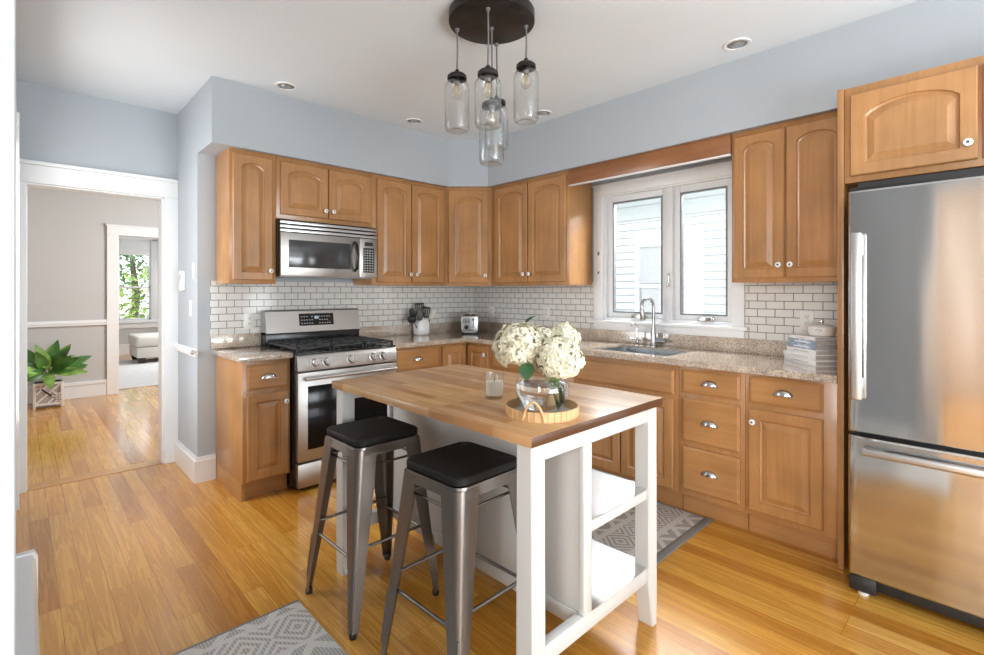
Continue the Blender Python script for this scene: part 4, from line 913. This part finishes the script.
bm = B(); box(bm, -0.045, -0.012, -0.085, 0.10, 0.178, 0.1815); box(bm, 0.012, 0.045, -0.085, 0.10, 0.178, 0.1815); obj('slots', bm, M_BLACKM, tb)
# books
bk = [(0.000, 0.278, 0.027, M_BWHITE, 'white spined book at the bottom of the stack'), (0.004, 0.262, 0.030, M_BPALE, 'pale grey-pink spined book, second from the bottom of the stack'),
      (-0.002, 0.250, 0.027, M_BWHITE, 'white spined book, third from the bottom of the stack'), (0.006, 0.225, 0.025, M_BBLUE, 'blue-grey patterned book just under the topmost blue one'),
      (0.000, 0.228, 0.027, M_BBLUE, 'blue mottled book just below the topmost book'), (0.012, 0.190, 0.018, M_BPALE, 'thin pale book on top of the stack, under the lidded pot')]
z = 0.9203; bang = math.atan2(-0.208, -0.184)
for k, (off, L_, h_, mt, lab) in enumerate(bk):
    t = thing('cookbook', lab, 'book', (-0.358+off*0.6, -3.184+off*0.3, z), math.atan2(0.208, 0.184)+(-0.03, 0.02, -0.02, 0.03, 0.0, 0.06)[k], 'cookbooks on the worktop')
    wd = 0.135 - 0.004*k          # local x along the spine (towards the window), local -y away to the right
    bm = B(); box(bm, 0.0, L_, -wd, 0.0, 0, 0.003, bev=0.001); box(bm, 0.0, L_, -wd, 0, h_-0.003, h_, bev=0.001); box(bm, 0.0, L_, -0.004, 0.002, 0, h_, bev=0.0012); obj('cover', bm, mt, t)
    bm = B(); box(bm, 0.003, L_-0.003, -wd+0.003, -0.004, 0.0031, h_-0.0031); obj('pages', bm, M_PAPER, t)
    bm = B()
    for q in (1,): box(bm, L_*0.2, L_*0.75, 0.0018, 0.0024, h_*0.38, h_*0.58)
    obj('spine_title_band', bm, M_BWHITE if k in (3, 4) else M_BANDS, t)
    z += h_+0.0004
# lidded pot on the books
t = thing('lidded_pot', 'small cream lidded pot on top of the cookbooks', 'pot', (-0.242, -3.186, z))
bm = B(); lathe(bm, [(0.0, 0.0), (0.048, 0.0), (0.060, 0.006), (0.066, 0.02), (0.068, 0.046), (0.064, 0.046), (0.062, 0.012), (0.0, 0.01)], 28, capb=False, capt=False)
for s in (-1, 1): box(bm, s*0.078-0.014, s*0.078+0.014, -0.016, 0.016, 0.032, 0.040, bev=0.003)
obj('pan', bm, M_CREAMCER, t)
bm = B(); lathe(bm, [(0.069, 0.0462), (0.070, 0.050), (0.060, 0.058), (0.03, 0.066), (0.0, 0.068)], 28); ld = obj('lid', bm, M_CREAMCER, t)
bm = B(); lathe(bm, [(0.006, 0.067), (0.006, 0.073), (0.013, 0.078), (0.012, 0.086), (0.0, 0.088)], 14); obj('knob', bm, M_NICKEL, ld)

# ------------------------------------------------------------------ outlets, switches, thermostat
def outlet(label, loc, rz, kind='outlet', g=None):
    t = thing('wall_outlet' if kind == 'outlet' else 'light_switch', label, kind, loc, rz, g)
    bm = B(); box(bm, -0.036, 0.036, -0.006, 0, -0.058, 0.058, bev=0.002); obj('plate', bm, M_PLATE, t)
    if kind == 'outlet':
        for s in (-1, 1):
            bm = B(); lathe(bm, [(0.017, 0), (0.016, 0.002), (0.0, 0.002)], 16, c=(0, -0.006, s*0.02), axis='-y'); r_ = obj('receptacle', bm, M_PLATE, t)
            bm = B(); box(bm, -0.008, -0.005, -0.0086, -0.0078, s*0.02-0.002, s*0.02+0.007); box(bm, 0.005, 0.008, -0.0086, -0.0078, s*0.02-0.002, s*0.02+0.007); box(bm, -0.002, 0.002, -0.0086, -0.0078, s*0.02-0.010, s*0.02-0.006); obj('slots', bm, M_SLOT, r_)
    else:
        bm = B(); box(bm, -0.016, 0.016, -0.010, -0.006, -0.033, 0.033, bev=0.001); obj('rocker', bm, M_PLATE, t)
outlet('ivory outlet on the tile left of the range', (-2.216, -0.006, 1.105), 0)
outlet('ivory outlet on the tile right of the toaster', (-0.006, -0.295, 1.118), RW)
outlet('ivory outlet on the tile behind the hydrangeas', (-0.006, -1.015, 1.138), RW)
outlet('ivory outlet on the tile behind the lidded pot', (-0.006, -3.06, 1.15), RW)
outlet('white switch on the wall stub beside the tile, below the thermostat', (XW, 0.165, 1.205), RW, 'switch')
outlet('white switch plate high at the corner, right of the thermostat', (XW, 0.085, 1.47), RW, 'switch')
t = thing('thermostat', 'white boxy thermostat on the wall stub by the doorway', 'thermostat', (XW, 0.385, 1.405), RW)
bm = B(); box(bm, -0.055, 0.055, -0.028, 0, -0.075, 0.075, bev=0.004); obj('case', bm, M_CERAMIC, t)
bm = B(); box(bm, -0.035, 0.035, -0.0295, -0.0275, 0.0, 0.05, bev=0.001); obj('screen', bm, M_KEYS, t)
bm = B(); lathe(bm, [(0.018, 0), (0.016, 0.01), (0.006, 0.014), (0.006, 0.022), (0.0, 0.023)], 14, axis='z'); o = obj('corner_guard', bm, M_SATIN); o.location = (XW-0.027, -0.006, 0.905); o.rotation_euler = (0, -PI/2, 0); tag(o, 'small metal bumper at the end of the stub of chair rail', 'bumper')

# ------------------------------------------------------------------ pendant light
CXc, CYc = -1.744, -2.111
t = thing('pendant_cluster', 'dark round ceiling canopy with five hanging glass jar lamps', 'light', (CXc, CYc, H))
bm = B(); lathe(bm, [(0.0, -0.05), (0.205, -0.05), (0.214, -0.046), (0.214, -0.002), (0.0, -0.002)], 56, capb=False, capt=False); obj('canopy', bm, M_BRONZE, t)
pend = [(-1.839, -1.955, 2.451, 2.135), (-1.851, -2.197, 2.388, 2.095), (-1.607, -2.218, 2.494, 2.172), (-1.719, -2.084, 2.305, 1.965), (-1.590, -1.988, 2.378, 2.087)]
for x, y, zc, zb in pend:
    x -= CXc; y -= CYc; zc -= H; zb -= H
    bm = B(); tube(bm, [(x, y, -0.050), (x+0.003, y, (zc-0.03)*0.5), (x, y, zc-0.004)], 0.0042, 8); lathe(bm, [(0.010, -0.056), (0.012, -0.044)], 10, c=(x, y, -0.006)); cd = obj('cord', bm, M_CORD, t, smooth=60)
    bm = B(); lathe(bm, [(0.0, 0.0), (0.010, 0.0), (0.013, -0.012), (0.038, -0.022), (0.049, -0.032), (0.050, -0.050), (0.045, -0.052), (0.036, -0.034), (0.0, -0.030)], 28, c=(x, y, zc), capb=False, capt=False); obj('jar_cap', bm, M_BRONZE, cd)
    hj = zb-zc; bm = B()
    lathe(bm, [(0.043, -0.045), (0.045, -0.060), (0.060, -0.074), (0.0635, -0.088), (0.0635, hj+0.022), (0.057, hj+0.005), (0.046, hj), (0.030, hj+0.010), (0.0, hj+0.014)], 36, c=(x, y, zc), capb=False, capt=False)
    lathe(bm, [(0.041, -0.048), (0.043, -0.060), (0.0575, -0.076), (0.061, -0.090), (0.061, hj+0.024), (0.054, hj+0.010), (0.046, hj+0.006), (0.030, hj+0.015), (0.0, hj+0.019)], 36, c=(x, y, zc), capb=False, capt=False); obj('glass_jar', bm, M_JAR, cd, smooth=50)
    bm = B(); lathe(bm, [(0.014, -0.030), (0.016, -0.055), (0.0135, -0.075)], 16, c=(x, y, zc)); obj('socket', bm, M_BRASS, cd)
    bm = B(); lathe(bm, [(0.013, -0.076), (0.015, -0.085), (0.028, -0.105), (0.030, -0.120), (0.024, -0.138), (0.008, -0.150), (0.0, -0.151)], 20, c=(x, y, zc), capb=False, capt=False); obj('bulb', bm, M_BULB, cd, smooth=60)
    bm = B()
    for k in range(6):
        a = 2*PI*k/6; tube(bm, [(x+0.004*math.cos(a), y+0.004*math.sin(a), zc-0.08), (x+0.012*math.cos(a), y+0.012*math.sin(a), zc-0.128)], 0.0011, 5)
    obj('filament', bm, M_FIL, cd)
# recessed lights
def can(label, x, y):
    t = thing('recessed_light', label, 'light', (x, y, H-0.0005), 0, 'recessed ceiling lights')
    bm = B(); lathe(bm, [(0.052, 0.0), (0.054, -0.005), (0.069, -0.006), (0.072, 0.0)], 32, capb=False, capt=False); obj('trim_ring', bm, M_CERAMIC, t)
    bm = B(); lathe(bm, [(0.053, -0.001), (0.045, -0.0035), (0.0, -0.0035)], 32, capb=False, capt=False); o = obj('baffle', bm, M_BAFFLE, t)
    bm = B(); lathe(bm, [(0.036, -0.004), (0.030, -0.010), (0.0, -0.014)], 24); obj('lamp', bm, M_SATIN, t)
can('round recessed ceiling light above the single wall cabinet by the doorway', -2.148, -0.528)
can('small round recessed ceiling light just left of the pendant jars', -1.134, -0.562)
can('round recessed ceiling light above the window, just right of the pendant jars', -0.517, -1.405)
can('round recessed ceiling light at upper right, nearest the refrigerator', -0.549, -2.85)

# ------------------------------------------------------------------ left foreground: baseboard heater
t = thing('baseboard_heater', 'low white metal baseboard heater along the left wall', 'heater', (-3.475, -1.0, 0))
bm = B(); loft(bm, [[(0.001, y, 0.012), (xx, y, 0.02), (xx, y, 0.17), (xx-0.012, y, 0.198), (0.001, y, 0.2)] for y, xx in ((0.0, 0.084), (-2.2, 0.072))]); obj('cover', bm, M_WHITE, t)
bm = B(); loft(bm, [[(0.0005, y, 0.0), (0.090, y, 0.0), (0.090, y, 0.178), (0.078, y, 0.206), (0.0005, y, 0.206)] for y in (0.0, 0.035)]); obj('end_cap', bm, M_WHITE, t)

# ------------------------------------------------------------------ front room
t = thing('planter_box', 'square whitewashed planter box with a fretwork front in the room beyond the doorway', 'planter', (-3.205, 3.79, 0))
bm = B(); box(bm, -0.115, 0.115, -0.105, 0.105, 0.025, 0.275); obj('box_body', bm, M_LATTBACK, t)
bm = B(); e_ = 0.012
for sx in (-1, 1):
    for sy in (-1, 1): box(bm, sx*0.118-0.013, sx*0.118+0.013, sy*0.108-0.013, sy*0.108+0.013, 0, 0.285, bev=0.002)
for z0, z1 in ((0.03, 0.052), (0.263, 0.285)):
    box(bm, -0.118, 0.118, -0.120, -0.105, z0, z1); box(bm, -0.118, 0.118, 0.105, 0.120, z0, z1); box(bm, -0.130, -0.115, -0.108, 0.108, z0, z1); box(bm, 0.115, 0.130, -0.108, 0.108, z0, z1)
def bar(p, q, y, wd=0.008):
    d = Vector((q[0]-p[0], 0, q[1]-p[1])); n_ = Vector((-d.z, 0, d.x)).normalized()*wd; P = Vector((p[0], 0, p[1])); Q = Vector((q[0], 0, q[1]))
    loft(bm, [[tuple(v+Vector((0, yy, 0))) for v in (P+n_, Q+n_, Q-n_, P-n_)] for yy in (y, y-0.010)])
for p, q in (((-0.105, 0.055), (0.105, 0.262)), ((-0.105, 0.158), (0.0, 0.262)), ((0.0, 0.055), (0.105, 0.158)), ((-0.05, 0.21), (0.03, 0.131)), ((-0.105, 0.215), (-0.055, 0.262)), ((0.055, 0.055), (0.105, 0.105)), ((0.0, 0.16), (0.105, 0.06)), ((-0.105, 0.262), (0.0, 0.16)), ((0.03, 0.19), (0.105, 0.115))): bar(p, q, -0.105)
obj('fretwork', bm, M_WHITEWASH, t)
bm = B(); box(bm, -0.11, 0.11, -0.10, 0.10, 0.2755, 0.279); obj('soil', bm, M_SOIL, t)
t = thing('potted_plant', 'broad leaved green plant growing in the whitewashed planter', 'plant', (-3.205, 3.79, 0.2795))
bm = B(); bs = B(); rd = random.Random(5)
LV = [(0.10, -0.30, 0.62, 0.33), (0.25, -0.2, 0.55, 0.32), (0.55, -0.15, 0.28, 0.36), (0.50, -0.45, 0.05, 0.33), (0.45, -0.25, 0.15, 0.36), (-0.15, -0.3, 0.45, 0.33), (-0.4, -0.4, 0.25, 0.32), (-0.35, -0.6, 0.18, 0.30), (-0.1, -0.6, 0.35, 0.30), (0.05, -0.7, -0.15, 0.28), (0.15, -0.5, 0.25, 0.30), (-0.6, -0.2, 0.2, 0.32), (-0.3, 0.0, 0.5, 0.3), (0.0, 0.1, 0.6, 0.28), (-0.5, -0.5, 0.0, 0.3), (0.3, 0.15, 0.3, 0.28), (0.4, -0.5, 0.3, 0.30), (-0.2, -0.7, 0.1, 0.28), (0.2, -0.6, 0.5, 0.32), (0.6, -0.4, 0.15, 0.3), (-0.5, -0.3, 0.4, 0.3)]
for k, (a, b, c, l_) in enumerate(LV):
    d = Vector((a, b*0.6, c)).normalized(); st = Vector((rd.uniform(-.03, .03), rd.uniform(-.03, .03), 0)); mid = st + Vector((a*0.10, b*0.08, 0.10+max(0, c)*0.12))
    tube(bs, [st, (st+mid)/2+Vector((0, 0, 0.02)), mid], [0.007, 0.006, 0.004], 8)
    leaf_bm(bm, mid, d, Vector((rd.uniform(-.5, .1), -1.0, rd.uniform(0.3, 1.0))), l_*0.92, 0.066, 0.25, 8, 0.2, k % 2)
obj('foliage', bm, [M_LEAF, M_LEAF2], t, smooth=60); obj('stems', bs, M_STEMG, t, smooth=60)
# far room: ottoman + rug
t = thing('ottoman', 'ivory upholstered square ottoman on dark feet in the far room', 'ottoman', (-1.46, 7.45, 0))
bm = B(); box(bm, -0.45, 0.45, -0.43, 0.43, 0.10, 0.30, bev=0.02); obj('upholstered_base', bm, M_FABRIC, t)
bm = B(); box(bm, -0.47, 0.47, -0.45, 0.45, 0.303, 0.50, bev=0.05, seg=4); obj('cushion', bm, M_FABRIC, t, smooth=50)
for sx in (-1, 1):
    for sy in (-1, 1):
        bm = B(); loft(bm, [[(sx*0.37-h_, sy*0.35-h_, z_), (sx*0.37+h_, sy*0.35-h_, z_), (sx*0.37+h_, sy*0.35+h_, z_), (sx*0.37-h_, sy*0.35+h_, z_)] for z_, h_ in ((0.0, 0.04), (0.10, 0.06))]); obj('foot', bm, M_DARKWOOD, t)
bm = B(); box(bm, -3.6, -0.4, 4.42, 7.75, 0.0002, 0.010, bev=0.003); tag(obj('area_rug', bm, M_PALERUG), 'pale grey area rug in the far room, in front of the ottoman', 'rug')
bpy.data.objects['ottoman'].location.z = 0.0102

# ------------------------------------------------------------------ outdoors
boxes('ground', [(0.15, 14, -12, 9.0, -0.35, -0.30), (-14, 14, 9.1, 40, -0.35, -0.30), (-14, -7, -12, 9.1, -0.35, -0.30), (-7, -5.1, -1.08, 9.1, -0.35, -0.30)], M_GROUND)  # unseen ground, added pale to bounce light
t = thing('neighbour_house', 'white clapboard neighbouring house seen through the kitchen window', 'house', (3.0, -1.0, -0.3))
bm = B(); z = 0.0
while z < 5.0:
    if z < 2.68:
        loft(bm, [[(0.0, y, z), (-0.019, y, z), (-0.019, y, z+0.008), (-0.002, y, z+0.105)] for y in (-5.0, 4.5)])
    z += 0.105
box(bm, 0.0, 0.3, -5.0, 4.5, 0, 5.0); obj('siding', bm, M_SIDING, t, smooth=0)
bm = B(); box(bm, -0.03, 0.0, -5.0, 4.5, 2.66, 2.86); box(bm, -0.045, 0, -5.0, 4.5, 2.86, 3.3); obj('frieze_board', bm, M_FRIEZE, t)  # frieze band, shadow under the eaves put into its grey colour
bm = B(); box(bm, -0.45, 0.3, -5.1, 4.6, 3.3, 3.45); obj('eaves', bm, M_SIDING, t)
# a window of that house
bm = B(); y0, y1 = 0.15, 0.80
box(bm, -0.06, 0.0, y1-0.07, y1, 1.0, 2.33); box(bm, -0.06, 0.0, y0, y0+0.07, 1.0, 2.33); box(bm, -0.06, 0.0, y0+0.07, y1-0.07, 2.26, 2.33); box(bm, -0.06, 0.0, y0+0.07, y1-0.07, 1.0, 1.07); box(bm, -0.05, 0.0, y0+0.07, y1-0.07, 1.68, 1.73); wf = obj('window_frame', bm, M_SIDING, t)
bm = B(); box(bm, -0.032, -0.026, y0+0.07, y1-0.07, 1.07, 1.68); box(bm, -0.032, -0.026, y0+0.07, y1-0.07, 1.73, 2.26); obj('pane', bm, M_HPANE, wf)
def tree(name, label, x, y, z0, r, n, mt, sd):
    t = thing(name, label, 'tree', (x, y, z0), 0, 'trees outside the far window'); rd = random.Random(sd)
    bm = B(); tube(bm, [(0, 0, 0), (0.1, 0, 1.0), (0.0, 0.1, 2.2)], [0.14, 0.11, 0.06], 10); obj('trunk', bm, M_BARK, t)
    bm = B()
    for k in range(n):
        v = Vector((rd.gauss(0, 1), rd.gauss(0, 1), rd.gauss(0, 0.9))).normalized()*r*rd.random()**0.4; p = Vector((v.x, v.y, 2.0+v.z*1.0)); d = Vector((rd.uniform(-1, 1), rd.uniform(-1, 1), rd.uniform(-0.6, 0.8)))
        leaf_bm(bm, p, d, Vector((0.1, 0.2, 1)), rd.uniform(0.12, 0.22), rd.uniform(0.05, 0.08), 0.2, 3)
    obj('crown', bm, mt, t, smooth=0)
tree('leafy_tree', 'dark green tree in the upper part of the far window', -0.9, 15.0, 0.2, 1.5, 900, M_TREED, 3)
tree('leafy_bush', 'sunlit yellow-green shrub in the lower part of the far window', -1.0, 12.6, -1.5, 1.5, 900, M_TREE, 4)
